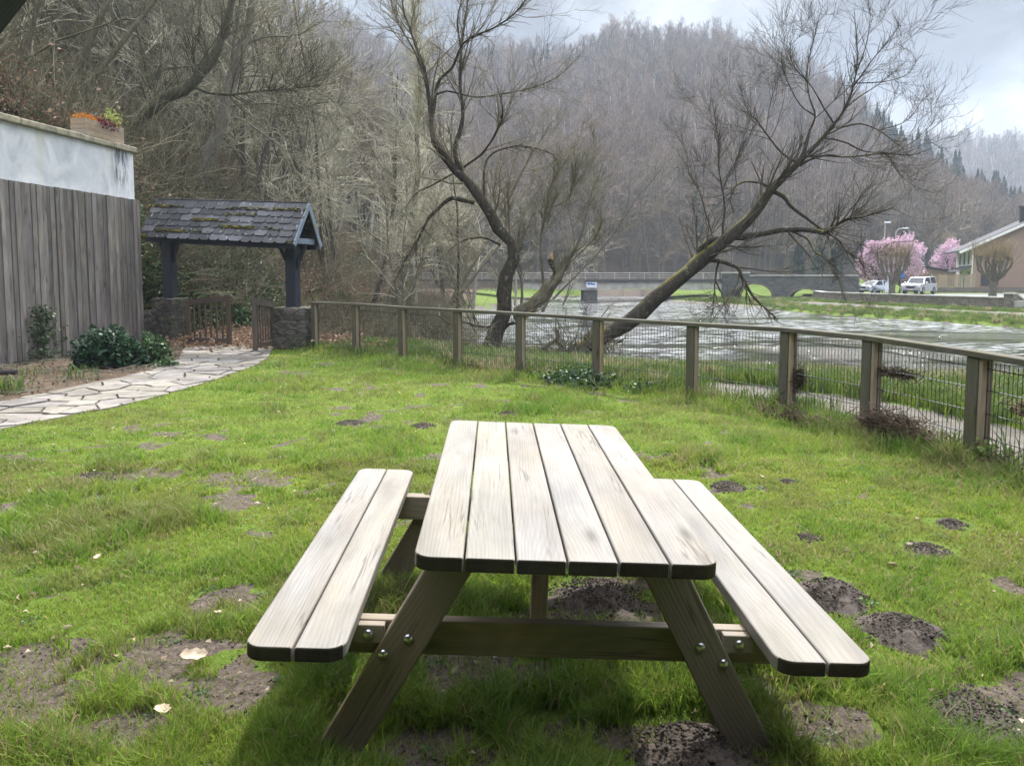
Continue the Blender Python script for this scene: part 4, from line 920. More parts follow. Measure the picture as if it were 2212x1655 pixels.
# vehicles
def car(name, pos, heading, prof, cabin, wd, wheels, wr, paint, label):
    o = empty(name, pos, 0, label, 'car'); o.matrix_world = Matrix.Translation(pos) @ Matrix.Rotation(heading, 4, 'Z')
    b = MB(); n = len(prof); hw = wd/2
    V = [(x, -hw+(.05 if z > .9 else 0), z) for x, z in prof]+[(x, hw-(.05 if z > .9 else 0), z) for x, z in prof]
    b.add(V, [tuple(range(n)), tuple(range(2*n-1, n-1, -1))]+[(i+n, (i+1) % n+n, (i+1) % n, i) for i in range(n)]); b.build('body', paint, o, .05)
    b = MB(); n = len(cabin); inn = .16
    V = []
    for s in (-1, 1):
        for x, z, k in cabin: V.append((x, s*(hw-.07-inn*k), z))
    b.add(V, [tuple(range(n)), tuple(range(2*n-1, n-1, -1))]+[(i+n, (i+1) % n+n, (i+1) % n, i) for i in range(n)]); b.build('cabin', paint, o, .04)
    (xa, za, _), (xb, zb_, _), (xc, zc, _), (xd, zd, _) = cabin[0], cabin[1], cabin[2], cabin[3]
    # windscreen (front), rear and side glass, each proud of the cabin by a few millimetres
    def quad(nm, pts, off):
        m = MB(); V = [Vector(q) for q in pts]; nn = (V[1]-V[0]).cross(V[3]-V[0]).normalized(); c = sum(V, Vector())/4; V = [c+(v-c)*.86 for v in V]
        if nn.dot(off) < 0: nn = -nn
        V2 = [v+nn*.012 for v in V]; m.add([tuple(v-nn*.02) for v in V]+[tuple(v) for v in V2], [(0, 1, 2, 3), (7, 6, 5, 4)]+[(i, i+4, (i+1) % 4+4, (i+1) % 4) for i in range(4)]); m.build(nm, M['glass'], o)
    hi = hw-.07-inn; lo = hw-.07
    quad('windscreen', [(xa, -lo, za), (xa, lo, za), (xb, hi, zb_), (xb, -hi, zb_)], Vector((1, 0, .3)))
    quad('rear_window', [(xd, -lo, zd), (xd, lo, zd), (xc, hi, zc), (xc, -hi, zc)], Vector((-1, 0, .3)))
    xm = (xb+xc)/2+.1
    for s in (-1, 1):
        quad('side_window', [(xa-.1, s*lo, za), (xm+.05, s*lo, za), (xm+.05, s*hi, zb_), (xb-.02, s*hi, zb_)], Vector((0, s, 0)))
        quad('side_window', [(xm-.05, s*lo, za), (xd+.1, s*lo, zd), (xc+.05, s*hi, zc), (xm-.05, s*hi, zc)], Vector((0, s, 0)))
        fx = prof[-1][0] if False else max(p[0] for p in prof)
        h = MB(); h.box((fx-.12, s*(hw-.22)-.17, .72), (fx+.015, s*(hw-.22)+.17, .90)); h.build('headlight', M['lampglass'], o, .02)
        r = MB(); rx = min(p[0] for p in prof); r.box((rx-.012, s*(hw-.12)-.08, .85), (rx+.08, s*(hw-.12)+.08, 1.15)); r.build('tail_light', M['terra'], o, .02)
        mr = MB(); mr.box((xa-.30, s*(hw+.02), za+.02), (xa-.12, s*(hw+.2), za+.18)) if s > 0 else mr.box((xa-.30, -hw-.2, za+.02), (xa-.12, -hw-.02, za+.18)); mr.build('mirror', paint, o, .02)
        for wx in wheels:
            t = MB(); t.tube([(wx, s*(hw-.24), wr), (wx, s*(hw+.01), wr)], wr, 20); to = t.build('wheel', M['rubber'], o, .02)
            t = MB(); t.tube([(wx, s*(hw-.1), wr), (wx, s*(hw+.025), wr)], wr*.62, 14); t.build('rim', M['metal'], to)
    fx = max(p[0] for p in prof); g = MB(); g.box((fx-.05, -.42, .62), (fx+.012, .42, .86)); g.build('grille', M['black'], o)
    g = MB(); g.box((fx-.05, -.26, .42), (fx+.02, .26, .53)); g.build('number_plate', M['white'], o); g = MB(); g.box((fx-.05, -.7, .26), (fx+.01, .7, .40)); g.build('lower_grille', M['black'], o)
    return o
cx, cy_ = pxy(1984, 82)
car('suv', (cx, cy_, -.18), math.radians(-138), [(-2.35, .35), (2.25, .3), (2.4, .5), (2.38, .98), (2.2, 1.08), (1.0, 1.14), (-2.36, 1.14)],
    [(1.15, 1.10, 0), (.55, 1.78, 1), (-2.15, 1.86, 1), (-2.33, 1.10, 0)], 1.95, (1.5, -1.45), .39, M['silver'], 'silver white boxy off road car parked beside the stone wall')
cx, cy_ = pxy(1890, 84)
car('hatchback', (cx, cy_, -.18), math.radians(-155), [(-1.9, .35), (1.9, .3), (2.05, .45), (2.0, .72), (1.3, .92), (-1.95, .98)],
    [(1.35, .90, 0), (.45, 1.42, 1), (-1.1, 1.45, 1), (-1.95, .94, 0)], 1.75, (1.25, -1.25), .31, M['greycar'], 'grey blue hatchback parked behind the wall near the magnolia')
# lamp posts and signs
def lamp(px, Y, h, label, arm=.9):
    x, y = pxy(px, Y); o = empty('street_lamp', (x, y, -.2), 0, label, 'street lamp', 'street lamps near the magnolia'); b = MB(); b.tube([(0, 0, 0), (0, 0, h*.6), (0, 0, h-.3), (arm*.3, 0, h), (arm, 0, h+.1)], [.09, .07, .05, .045, .04], 8); b.build('pole', M['concrete'], o, smooth=True)
    b = MB(); b.box((arm-.1, -.12, h+.02), (arm+.55, .12, h+.18)); b.build('lamp_head', M['signwhite'], o, .04)
lamp(1905, 88, 7.9, 'tall grey lamp post rising out of the left side of the magnolia', .05); lamp(1929, 92, 7.5, 'shorter lamp post with a white curved head above the magnolia')
x, y = pxy(1944, 86); o = empty('road_sign', (x, y, -.2), 0, 'small blue traffic sign on a thin post beside the car', 'road sign'); b = MB(); b.tube([(0, 0, 0), (0, 0, 2.5)], .04, 8); b.build('post', M['metal'], o); b = MB(); b.box((-.3, -.05, 1.7), (.3, -.03, 2.5)); b.build('sign_plate', M['blue'], o, .02)
x, y = pxy(1916, 79); o = empty('marker_post', (x, y, -.2), 0, 'white square topped post standing behind the wall between the two cars', 'post'); b = MB(); b.box((-.06, -.06, 0), (.06, .06, 2.1)); b.build('post', M['signwhite'], o); b = MB(); b.box((-.32, -.07, .3), (-.0, -.062, 1.3)); b.build('panel', M['signwhite'], o)

# ------------------------------------------------------------------ trees
def limb(pts, rad, Y, n=None, dy=0, W=ats):
    k = len(pts); P = [W(px, py, Y+dy*(i/(k-1))**1.5) for i, (px, py) in enumerate(pts)]
    return smooth_path(P, rad, n or max(8, 3*k))
def hero(name, limbs, Y, label, cat, mats, seed, lv=((60, 1.6), (420, .9), (2600, .55)), up=(.05, .06, .06), trunk_mat=None, rscale=1., base_k=10, twigr=.0045):
    rg = np.random.default_rng(seed); o = empty(name, (0, 0, 0), 0, label, cat); big = []; src = []
    for i, L_ in enumerate(limbs):
        pts, rad = L_[0], L_[1]; dy = L_[2] if len(L_) > 2 else 0; y0 = L_[3] if len(L_) > 3 else Y
        rad = np.array(rad)*rscale; rad = np.where(rad < .19, rad*(.55+.42*rad/.19), rad*.97); P, R = limb(pts, rad, y0, n=24, dy=dy); wob = rg.normal(size=P.shape)*R[:, None]*.10; P = P+wob; R = R*(1+rg.normal(size=R.shape)*.06)
        big.append((P[None], R[None], base_k)); src.append((P, R))
    o.location = src[0][0][0]; V, Q = tubes(big); V = V-src[0][0][0]
    V += ((fbm(V[:, 0]+V[:, 2], V[:, 1]-V[:, 2], 6, 3)-.5)*.03)[:, None]*np.array([1, 1, .3])
    link('trunk', npmesh('trunk', V, [Q], smooth=True), o, [mats[0]])
    P = np.stack([s[0] for s in src]); R = np.stack([s[1] for s in src]); groups = []
    PP, RR = P, R; skip = 1
    for li, (cnt, ln) in enumerate(lv):
        if li == 0: P2, R2 = spawn(PP[:, 6:], np.minimum(RR[:, 6:], .06), cnt, rg, 0.05, 1, (.45, 1.1), (ln*.5, ln*1.2), 7, up[0], .09, .55, .22, twigr)
        else: P2, R2 = spawn(PP, RR, cnt, rg, .12, 1, (.3, .8), (ln*.45, ln*1.2), 6 if li == 1 else 5, up[min(li, 2)], .085, .6, .3, twigr)
        groups.append((P2, R2, 5 if li == 0 else 4 if li == 1 else 3)); 
        if li == 0: P0, R0 = P2, R2; PP, RR = P2, R2
        else: PP, RR = P2, R2
    # fine twigs on the thin ends of the big limbs too
    P3, R3 = spawn(P[:, 10:], np.minimum(R[:, 10:], .02), lv[-1][0]//4, rg, .1, 1, (.35, .9), (.3, .9), 5, up[-1], .13, .6, .3, twigr); groups.append((P3, R3, 3))
    V, Q = tubes(groups); V = V-src[0][0][0]; link('crown', npmesh('crown', V, [Q]), o, [mats[1]]); return o
A_l = [([(1303, 972), (1330, 915), (1350, 850), (1357, 780), (1368, 720), (1385, 685), (1375, 655), (1340, 620), (1310, 560), (1280, 520), (1250, 480), (1210, 440), (1180, 400), (1165, 375), (1160, 340), (1158, 300), (1150, 240), (1140, 180), (1110, 100), (1085, 30), (1075, -60)], [.33, .25, .22, .2, .19, .18, .17, .16, .15, .15, .14, .13, .12, .10, .09, .08, .07, .06, .05, .04, .03], 0),
    ([(1240, 466), (1226, 425), (1225, 390), (1240, 340), (1245, 300), (1238, 230), (1240, 140), (1250, 60), (1265, -40)], [.10, .09, .08, .075, .07, .06, .05, .04, .03], .8),
    ([(1160, 345), (1165, 300), (1180, 220), (1215, 185), (1240, 130), (1262, 105), (1340, 70), (1400, 20), (1450, -60)], [.08, .07, .06, .05, .045, .04, .035, .03, .02], -.8),
    ([(1165, 262), (1200, 246), (1280, 262), (1340, 255), (1440, 235), (1510, 200), (1560, 150)], [.045, .04, .035, .03, .025, .018, .01], 1.2),
    ([(1240, 455), (1300, 410), (1340, 345), (1352, 300), (1340, 240)], [.05, .045, .04, .03, .02], -1),
    ([(1275, 545), (1232, 536), (1210, 535), (1180, 560), (1150, 592), (1122, 650), (1090, 700), (1060, 760)], [.09, .085, .08, .07, .065, .05, .035, .02], .8),
    ([(1215, 470), (1160, 500), (1120, 520), (1090, 560)], [.045, .035, .025, .015], -.6),
    ([(1300, 545), (1310, 430), (1380, 395), (1450, 402), (1490, 420), (1500, 450)], [.04, .04, .035, .03, .02, .012], 1),
    ([(1240, 130), (1230, 60), (1240, 0), (1235, -80)], [.045, .035, .03, .02], 1), ([(1150, 240), (1120, 150), (1070, 60), (1040, -30)], [.05, .04, .03, .02], 1), ([(1345, 660), (1300, 640), (1240, 650), (1190, 690)], [.05, .04, .03, .015], -1),
    ([(1335, 905), (1370, 872), (1395, 868), (1410, 850), (1404, 838)], [.08, .07, .065, .05, .04], -.2), ([(1345, 870), (1300, 880), (1250, 868), (1210, 872), (1180, 850)], [.07, .06, .05, .045, .03], .4)]
hero('crooked_tree', A_l, 21.0, 'bare crooked dark tree on the bank, trunk bending left above the fence', 'tree', (M['bark_dark'], M['twig_dark']), 3, ((120, 2.3), (620, 1.35), (2600, .85)), (.03, .05, .07), twigr=.0042)
B_l = [([(1545, 960), (1569, 939), (1629, 904), (1698, 862), (1717, 845), (1766, 802), (1831, 749), (1880, 704), (1896, 694), (1951, 647), (2010, 596), (2057, 529), (2108, 478), (2146, 440), (2175, 410), (2213, 372), (2243, 334), (2273, 292), (2294, 237), (2302, 199), (2307, 140), (2302, 85), (2298, 34)], [.24, .23, .22, .21, .21, .21, .21, .19, .18, .17, .16, .13, .12, .11, .085, .07, .06, .045, .035, .03, .022, .016, .01], 0),
    ([(1500, 962), (1560, 925), (1575, 918), (1572, 905)], [.12, .1, .06, .02], -.2), ([(1625, 915), (1660, 920), (1672, 916)], [.09, .06, .05], -.3),
    ([(1883, 700), (1888, 668), (1905, 652), (1940, 640), (1965, 625)], [.10, .10, .10, .10, .09], .15),
    ([(2146, 440), (2165, 400), (2178, 350), (2192, 313), (2175, 254), (2171, 182), (2190, 100), (2205, 40)], [.08, .07, .05, .04, .03, .022, .015, .01], 1.),
    ([(2146, 440), (2116, 423), (2082, 389), (2036, 326), (2010, 296), (1990, 230)], [.05, .045, .035, .03, .02, .01], 1.2), ([(2150, 446), (2175, 431), (2222, 419), (2277, 423), (2340, 417), (2383, 412), (2446, 419), (2501, 402)], [.06, .05, .045, .035, .03, .025, .018, .01], -1.2),
    ([(2213, 374), (2235, 374), (2277, 385), (2319, 406), (2383, 417), (2404, 448), (2429, 478)], [.045, .04, .035, .03, .022, .016, .01], 1.5), ([(2250, 347), (2311, 334), (2362, 351), (2404, 381), (2430, 400)], [.04, .03, .025, .018, .01], -1),
    ([(2075, 515), (2108, 529), (2125, 554), (2159, 580), (2192, 605), (2222, 626), (2256, 647), (2277, 677), (2311, 698), (2330, 740)], [.08, .08, .07, .06, .05, .045, .04, .035, .025, .015], -1.5),
    ([(2070, 512), (2053, 495), (2010, 489), (1981, 499), (1966, 520), (1966, 546), (1975, 580)], [.05, .045, .04, .035, .03, .022, .012], -1), ([(1972, 639), (2023, 635), (2104, 618), (2150, 618), (2192, 622), (2226, 626), (2269, 592), (2319, 584), (2400, 560)], [.12, .11, .10, .09, .08, .07, .045, .035, .015], -1.5),
    ([(2129, 622), (2171, 643), (2192, 677), (2222, 698), (2250, 740), (2275, 810)], [.05, .045, .04, .035, .025, .012], -2.2), ([(1891, 702), (1933, 702), (1967, 714), (1986, 724), (2000, 752), (2024, 795), (2062, 833), (2091, 860)], [.09, .075, .07, .065, .055, .05, .045, .03], -1.0),
    ([(1931, 708), (1924, 748), (1921, 790), (1917, 848)], [.05, .04, .03, .015], -.8), ([(1924, 755), (1945, 800), (1962, 856)], [.035, .025, .012], -1), ([(1940, 655), (1945, 600), (1949, 550), (1934, 457), (1934, 393), (1926, 338), (1915, 270)], [.05, .045, .04, .03, .025, .018, .01], .8),
    ([(1925, 665), (1905, 600), (1880, 512), (1855, 470), (1845, 400)], [.035, .03, .025, .018, .01], 1.5), ([(2273, 292), (2310, 262), (2362, 228), (2425, 178)], [.035, .028, .018, .01], 1), ([(2294, 237), (2340, 170), (2390, 110), (2420, 70)], [.03, .022, .015, .008], -1),
    ([(2302, 199), (2330, 120), (2340, 50), (2335, 10)], [.025, .02, .014, .008], 1), ([(2243, 334), (2215, 290), (2180, 230), (2130, 170), (2125, 100)], [.035, .03, .022, .015, .01], -1), ([(2362, 351), (2430, 330), (2470, 290)], [.025, .018, .01], 0), ([(2300, 225), (2380, 220), (2440, 200), (2475, 150)], [.025, .02, .014, .008], 1.2), ([(2192, 313), (2150, 280), (2110, 200), (2100, 140)], [.03, .024, .016, .01], -.5)]
hero('leaning_tree', B_l, 20.2, 'bare tree leaning far to the right over the river behind the fence', 'tree', (M['bark_dark'], M['twig_dark']), 8, ((170, 1.9), (900, 1.2), (4000, .75)), (.06, .09, .11), twigr=.0038)
C_l = [([(1385, 858), (1400, 842), (1440, 815), (1470, 780), (1500, 740), (1530, 690), (1548, 668)], [.24, .23, .21, .19, .17, .12, .09], 0), ([(1500, 738), (1484, 712), (1480, 692)], [.11, .10, .09], -.2), ([(1465, 790), (1458, 720), (1455, 640), (1470, 560), (1480, 500), (1530, 420)], [.06, .055, .05, .04, .03, .02], .5),
    ([(1475, 560), (1520, 540), (1560, 480), (1600, 420)], [.03, .025, .018, .01], .8), ([(1500, 740), (1540, 700), (1600, 640), (1620, 590)], [.03, .025, .02, .01], -.5), ([(1400, 842), (1404, 770), (1390, 700), (1400, 600)], [.06, .05, .04, .02], .6), ([(1540, 680), (1545, 640), (1530, 560), (1545, 470)], [.025, .02, .016, .01], .3)]
ct = hero('broken_tree', C_l, 21.8, 'broken mossy trunk with snapped pale tip beside the crooked tree', 'tree', (M['bark_mid'], M['twig_mid']), 12, ((50, 1.4), (320, .9), (1500, .5)), (.10, .12, .12), twigr=.0055)
b = MB(); q = ats(1480, 692, 21.6); b.tube([q-[0, 0, .06], q+[.02, 0, .05], q+[.05, 0, .14]], [.095, .07, .015], 7); so_ = b.build('snapped_end', M['planter'], None); so_.parent = ct; so_.matrix_parent_inverse = Matrix.Translation(ct.location).inverted()
st_l = [([(1465, 962), (1462, 945), (1478, 925), (1495, 915), (1502, 895), (1494, 880)], [.10, .09, .08, .08, .06, .02], 0), ([(1495, 915), (1500, 925), (1504, 912)], [.05, .04, .03], 0)]
hero('bank_stump', st_l, 20.4, 'small mossy twisted stump standing at the water edge behind the fence', 'stump', (M['bark_mid'], M['twig_mid']), 14, ((6, .3), (10, .2), (16, .1)), twigr=.004)
# pale trees on the slope behind the gateway
D_l = [([(507, 620), (530, 500), (560, 430), (585, 360), (605, 290), (625, 210), (645, 150), (665, 80), (680, 0), (690, -90)], [.21, .20, .18, .17, .16, .15, .14, .12, .11, .10], 0), ([(620, 250), (622, 190), (628, 120), (640, 50), (650, -30)], [.07, .06, .06, .05, .04], -.5), ([(612, 290), (660, 280), (740, 280), (800, 292), (880, 275), (960, 280)], [.05, .045, .04, .03, .025, .015], -2), ([(640, 210), (700, 205), (780, 220), (860, 240)], [.04, .035, .025, .015], -1.5), ([(600, 322), (650, 322), (720, 370), (790, 420), (850, 470), (900, 490)], [.045, .04, .035, .03, .02, .01], -2), ([(655, 120), (720, 100), (800, 95), (860, 60)], [.05, .04, .03, .02], -1.5)]
hero('pale_slope_tree', D_l, 28.0, 'pale slender bare tree leaning right on the slope above the gateway roof', 'tree', (M['bark_pale'], M['twig_pale']), 21, ((80, 2.6), (420, 1.6), (2000, .9)), twigr=.008, rscale=1.35)
E_l = [([(280, 450), (335, 350), (400, 300), (450, 265), (500, 235), (540, 200), (575, 150), (600, 90), (620, 20), (635, -60)], [.19, .18, .17, .16, .15, .13, .12, .10, .09], 0), ([(510, 228), (560, 250), (620, 255), (700, 245), (780, 240), (860, 230)], [.06, .055, .05, .04, .03, .015], -2), ([(560, 172), (500, 180), (440, 190), (410, 205)], [.04, .03, .02, .01], -1)]
hero('mossy_leaning_tree', E_l, 27.0, 'mossy tree trunk leaning up and right across the slope behind the planter', 'tree', (bark('mossy_bark', (.06, .06, .035), (.15, .14, .10), 1.0, (.12, .14, .02)), M['twig_mid']), 23, ((60, 2.4), (300, 1.5), (1500, .9)), twigr=.008, rscale=1.3)
G_l = [([(1045, 830), (1065, 770), (1085, 700), (1100, 640), (1110, 560), (1125, 470), (1120, 380), (1130, 250), (1120, 120), (1110, 0)], [.24, .22, .2, .17, .15, .13, .12, .10, .08, .06], 2), ([(1050, 820), (1080, 760), (1100, 700), (1140, 640), (1150, 560)], [.12, .10, .08, .06, .03], 0), ([(1085, 850), (1110, 790), (1130, 720), (1150, 650), (1165, 600), (1180, 520)], [.13, .12, .11, .09, .07, .04], 1)]
hero('twin_trunk_tree', G_l, 30.0, 'grey tree with two leaning trunks just beyond the left fence panels', 'tree', (M['bark_mid'], M['twig_pale']), 27, ((110, 2.4), (600, 1.4), (3000, .75)), (.0, .0, .03), twigr=.008)

# shared variants for the woods
def tree_variant(name, seed, h, lean, spread, fine, mats, twigr=.0115, n1=26, n2=150, n3=720, droop=.0, dens=1.):
    rg = np.random.default_rng(seed); n = 14; P = np.zeros((n, 3)); d = np.array([lean*math.cos(seed), lean*math.sin(seed), 1.]); d /= np.linalg.norm(d)
    for i in range(1, n): d = d+rg.normal(size=3)*.07; d[2] += .04; d /= np.linalg.norm(d); P[i] = P[i-1]+d*h/(n-1)
    R = np.linspace(.5, .10, n)*h*.022; P[0, 2] -= .5
    T = [(P[None], R[None], 8)]
    if seed % 3: q = P[2:]+np.cumsum(np.tile([lean+.12, -.1, 0], (n-2, 1))*h/n*.5, 0)*[1, rg.choice([-1, 1]), 1]; T.append((q[None], R[None, 2:]*.7, 7))
    src = np.stack([P[3:]]); rs = R[None, 3:]
    if len(T) > 1: q2, _ = smooth_path(q, [1, 1], n-3); src = np.stack([P[3:], q2]); rs = np.stack([R[3:], R[3:]*.65])
    P1, R1 = spawn(src, rs, n1, rg, .05, 1, (.5, 1.15), (h*.18*spread, h*.42*spread), 8, .05-droop, .12, .5, .25, twigr)
    P2, R2 = spawn(P1, R1, n2, rg, .15, 1, (.4, 1.), (h*.07, h*.18), 6, .05-droop, .15, .6, .3, twigr)
    P3, R3 = spawn(P2, R2, n3, rg, .1, 1, (.3, 1.), (h*.03, h*.09), 4, .03, .16, .7, .4, twigr)
    V, Q = tubes(T); tm = npmesh(name+'_trunk', V, [Q], smooth=True); V, Q = tubes([(P1, R1, 4), (P2, R2, 3), (P3, R3, 3)]); cm = npmesh(name+'_crown', V, [Q])
    tm.materials.append(mats[0]); cm.materials.append(mats[1]); return tm, cm
hv = [tree_variant('slope_tree%d' % i, 40+i, 9+i % 4*1.5, [.25, .45, .1, .6, .3, .15, .5, .35][i], 1.15, 1, [(M['bark_mid'], M['twig_pale']), (M['bark_pale'], M['twig_pale']), (M['bark_dark'], M['twig_mid']), (M['bark_mid'], M['twig_mid'])][i % 4]) for i in range(8)]
def put_tree(name, var, loc, rz, s, label, cat, group, tilt=(0, 0)):
    o = bpy.data.objects.new(name, None); C.objects.link(o); o.location = loc; o.rotation_euler = (tilt[0], tilt[1], rz); o.scale = (s, s, s); tag(o, label, cat, group)
    for me, nm in zip(var, ('trunk', 'crown')): c = bpy.data.objects.new(nm, me); C.objects.link(c); c.parent = o
    return o
rg = np.random.default_rng(77); placed = []; tries = 0
lab = {0: 'bare grey twigged tree on the steep wooded slope', 1: 'pale barked bare tree on the steep wooded slope', 2: 'dark bare tree on the steep wooded slope', 3: 'olive bare tree on the steep wooded slope'}
while len(placed) < 235 and tries < 20000:
    tries += 1; Y = 19+rg.random()**1.25*80; u = rg.uniform(-.80, -.03); x = u*Y; z, s = hillz(np.array(x), np.array(Y)); s = float(s)
    if s < .4 or s > 62 or (Y < 23 and x > -12.0) or (Y < 26 and x > -9.6) or (Y < 33 and -.60 < x/Y < -.25): continue
    if any((x-a)**2+(Y-b_)**2 < (1.0+Y*.022)**2 for a, b_ in placed): continue
    placed.append((x, Y)); k = int(rg.integers(0, 8)); sc_ = rg.uniform(.75, 1.25)*(1.0 if Y > 30 else .8)
    put_tree('slope_tree', hv[k], (x, Y, float(z)-.1), rg.uniform(0, 6.3), sc_, lab[k % 4], 'tree', 'bare trees on the steep wooded slope: %s' % ['grey', 'pale', 'dark', 'olive'][k % 4], (rg.normal()*.08, .12+rg.normal()*.1))
# riverside thicket between the track and the water
for k, (px, Y, s, v, lb) in enumerate([(870, 27, .62, 0, 'shrubby bare tree behind the second fence panel'), (930, 33, .8, 3, 'bare bushy tree between the track and the river'), (985, 27, .55, 2, 'low tangled bare tree left of the crooked trunk'), (1010, 40, .95, 1, 'pale bare tree behind the crooked tree'), (1075, 46, .9, 0, 'bare tree rising behind the crooked trunk bend'), (1160, 58, .95, 3, 'bare riverside tree right of the crooked tree'), (900, 45, 1.1, 5, 'tall pale tree behind the bushy riverside trees'), (960, 55, 1.2, 6, 'tall dark tree far behind the crooked tree'), (1110, 70, 1.1, 1, 'pale bare tree near the left end of the bridge'), (1210, 72, .8, 4, 'bare tree overhanging the river left of the bridge sign'), (1040, 34, .5, 7, 'small olive bare tree at the water edge'), (800, 36, 1.0, 2, 'dark bare tree beside the leafy track')]):
    x, y = pxy(px, Y); zz = float(groundz(np.array([x]), np.array([y]))[0]); put_tree('riverside_tree', hv[v], (x, y, zz-.1), k*1.3, s, lb, 'tree', 'bare trees along the near riverbank', (0, .1))
#PART4
# ------------------------------------------------------------------ far woods
def scatter(name, pts, rot, scl, idx, variants, label, cat):
    me = bpy.data.meshes.new(name); me.vertices.add(len(pts)); me.vertices.foreach_set('co', np.asarray(pts, np.float32).ravel())
    a = me.attributes.new('rot', 'FLOAT_VECTOR', 'POINT'); a.data.foreach_set('vector', np.asarray(rot, np.float32).ravel())
    a = me.attributes.new('scl', 'FLOAT', 'POINT'); a.data.foreach_set('value', np.asarray(scl, np.float32)); a = me.attributes.new('idx', 'INT', 'POINT'); a.data.foreach_set('value', np.asarray(idx, np.int32))
    o = link(name, me); g = bpy.data.node_groups.new(name+'_scatter', 'GeometryNodeTree')
    g.interface.new_socket('Geometry', in_out='INPUT', socket_type='NodeSocketGeometry'); g.interface.new_socket('Geometry', in_out='OUTPUT', socket_type='NodeSocketGeometry')
    gi = g.nodes.new('NodeGroupInput'); go = g.nodes.new('NodeGroupOutput'); jn = g.nodes.new('GeometryNodeJoinGeometry')
    def na(nm, dt): n = g.nodes.new('GeometryNodeInputNamedAttribute'); n.data_type = dt; n.inputs['Name'].default_value = nm; return n.outputs['Attribute']
    r, s, ix = na('rot', 'FLOAT_VECTOR'), na('scl', 'FLOAT'), na('idx', 'INT')
    for k, var in enumerate(variants):
        cmp = g.nodes.new('FunctionNodeCompare'); cmp.data_type = 'INT'; cmp.operation = 'EQUAL'; ii = [i for i in cmp.inputs if i.type == 'INT']; g.links.new(ix, ii[0]); ii[1].default_value = k
        for me_ in (var if isinstance(var, tuple) else (var,)):
            so = bpy.data.objects.new(me_.name+'_source', me_); oi = g.nodes.new('GeometryNodeObjectInfo'); oi.inputs['Object'].default_value = so; oi.inputs['As Instance'].default_value = True
            ip = g.nodes.new('GeometryNodeInstanceOnPoints'); g.links.new(gi.outputs[0], ip.inputs['Points']); g.links.new(cmp.outputs['Result'], ip.inputs['Selection']); g.links.new(oi.outputs['Geometry'], ip.inputs['Instance'])
            g.links.new(r, ip.inputs['Rotation']); g.links.new(s, ip.inputs['Scale']); g.links.new(ip.outputs[0], jn.inputs[0])
    g.links.new(jn.outputs[0], go.inputs[0]); md = o.modifiers.new('scatter', 'NODES'); md.node_group = g
    return tag(o, label, cat, kind='stuff')
def far_variant(name, seed, h, mats, up=.12, ang=(.25, .7), tr=.05):
    rg = np.random.default_rng(seed); n = 9; P = np.zeros((n, 3)); d = np.array([0, 0, 1.])
    for i in range(1, n): d = d+rg.normal(size=3)*.05; d[2] += .1; d /= np.linalg.norm(d); P[i] = P[i-1]+d*h/(n-1)
    R = np.linspace(.24, .07, n); T = [(P[None], R[None], 5)]
    P1, R1 = spawn(P[None, 3:], R[None, 3:], 16, rg, 0, 1, ang, (h*.2, h*.42), 6, up, .1, .5, .4, tr*.7); P2, R2 = spawn(P1, R1, 110, rg, .1, 1, (.3, .8), (h*.08, h*.2), 4, up, .12, .6, .4, tr*.45)
    P3, R3 = spawn(P2, R2, 330, rg, .2, 1, (.3, .8), (h*.05, h*.11), 3, up, .12, .6, .5, tr*.36)
    V, Q = tubes(T); tm = npmesh(name+'_trunk', V, [Q]); V, Q = tubes([(P1, R1, 3), (P2, R2, 3), (P3, R3, 3)]); cm = npmesh(name+'_crown', V, [Q]); tm.materials.append(mats[0]); cm.materials.append(mats[1]); return tm, cm
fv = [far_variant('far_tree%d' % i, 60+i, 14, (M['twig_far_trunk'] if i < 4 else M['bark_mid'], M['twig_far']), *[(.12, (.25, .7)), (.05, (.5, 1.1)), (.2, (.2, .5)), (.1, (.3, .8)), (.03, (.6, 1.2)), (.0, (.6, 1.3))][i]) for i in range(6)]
def conifer(name, seed, h=16, wd=2.6):
    rg = np.random.default_rng(seed); n = 2600; t = rg.random(n)**.75; z = h*(.06+.94*t); r = wd*(1-t)**.85*(.45+.55*rg.random(n))*(1+.25*np.sin(z*3.1+rg.random()*6)); a = rg.random(n)*6.283
    cen = np.stack([r*np.cos(a), r*np.sin(a), z-r*.28], 1); V, f, c = leafquads(cen, .75*(1-t*.55), rg, colr(n, (.018, .045, .026), (.05, .09, .045), rg), aspect=.5, flat=.55)
    cm = npmesh(name+'_crown', V, f, c); cm.materials.append(M['needle']); P = np.array([[[0, 0, -.5], [0, 0, h*.5], [0, 0, h]]], float); V, Q = tubes([(P, np.array([[.24, .14, .03]]), 6)]); tm = npmesh(name+'_trunk', V, [Q]); tm.materials.append(M['bark_dark']); return tm, cm
cf = [conifer('conifer%d' % i, 90+i, 16+i, 2.5+i*.3) for i in range(3)]
def samp(V, ui, ti):
    a, b_ = ui.astype(int), ti.astype(int); a = np.minimum(a, V.shape[0]-2); b_ = np.minimum(b_, V.shape[1]-2); fa, fb = (ui-a)[:, None], (ti-b_)[:, None]
    return (V[a, b_]*(1-fa)+V[a+1, b_]*fa)*(1-fb)+(V[a, b_+1]*(1-fa)+V[a+1, b_+1]*fa)*fb
rg = np.random.default_rng(101); n = 5200
px0 = rg.uniform(560, 2420, n); ui = (pu(px0)-uH[0])/(uH[-1]-uH[0])*(len(uH)-1); tt = rg.random(n)**.8; ti = tt*(VH.shape[1]-1)*1.02/1.35
P = samp(VH, ui, ti); conz = (px0 > 1850+rg.normal(size=n)*25) & (tt > .62-(px0-1850)/1100) ; keep = ~conz & (P[:, 2] > -.4)
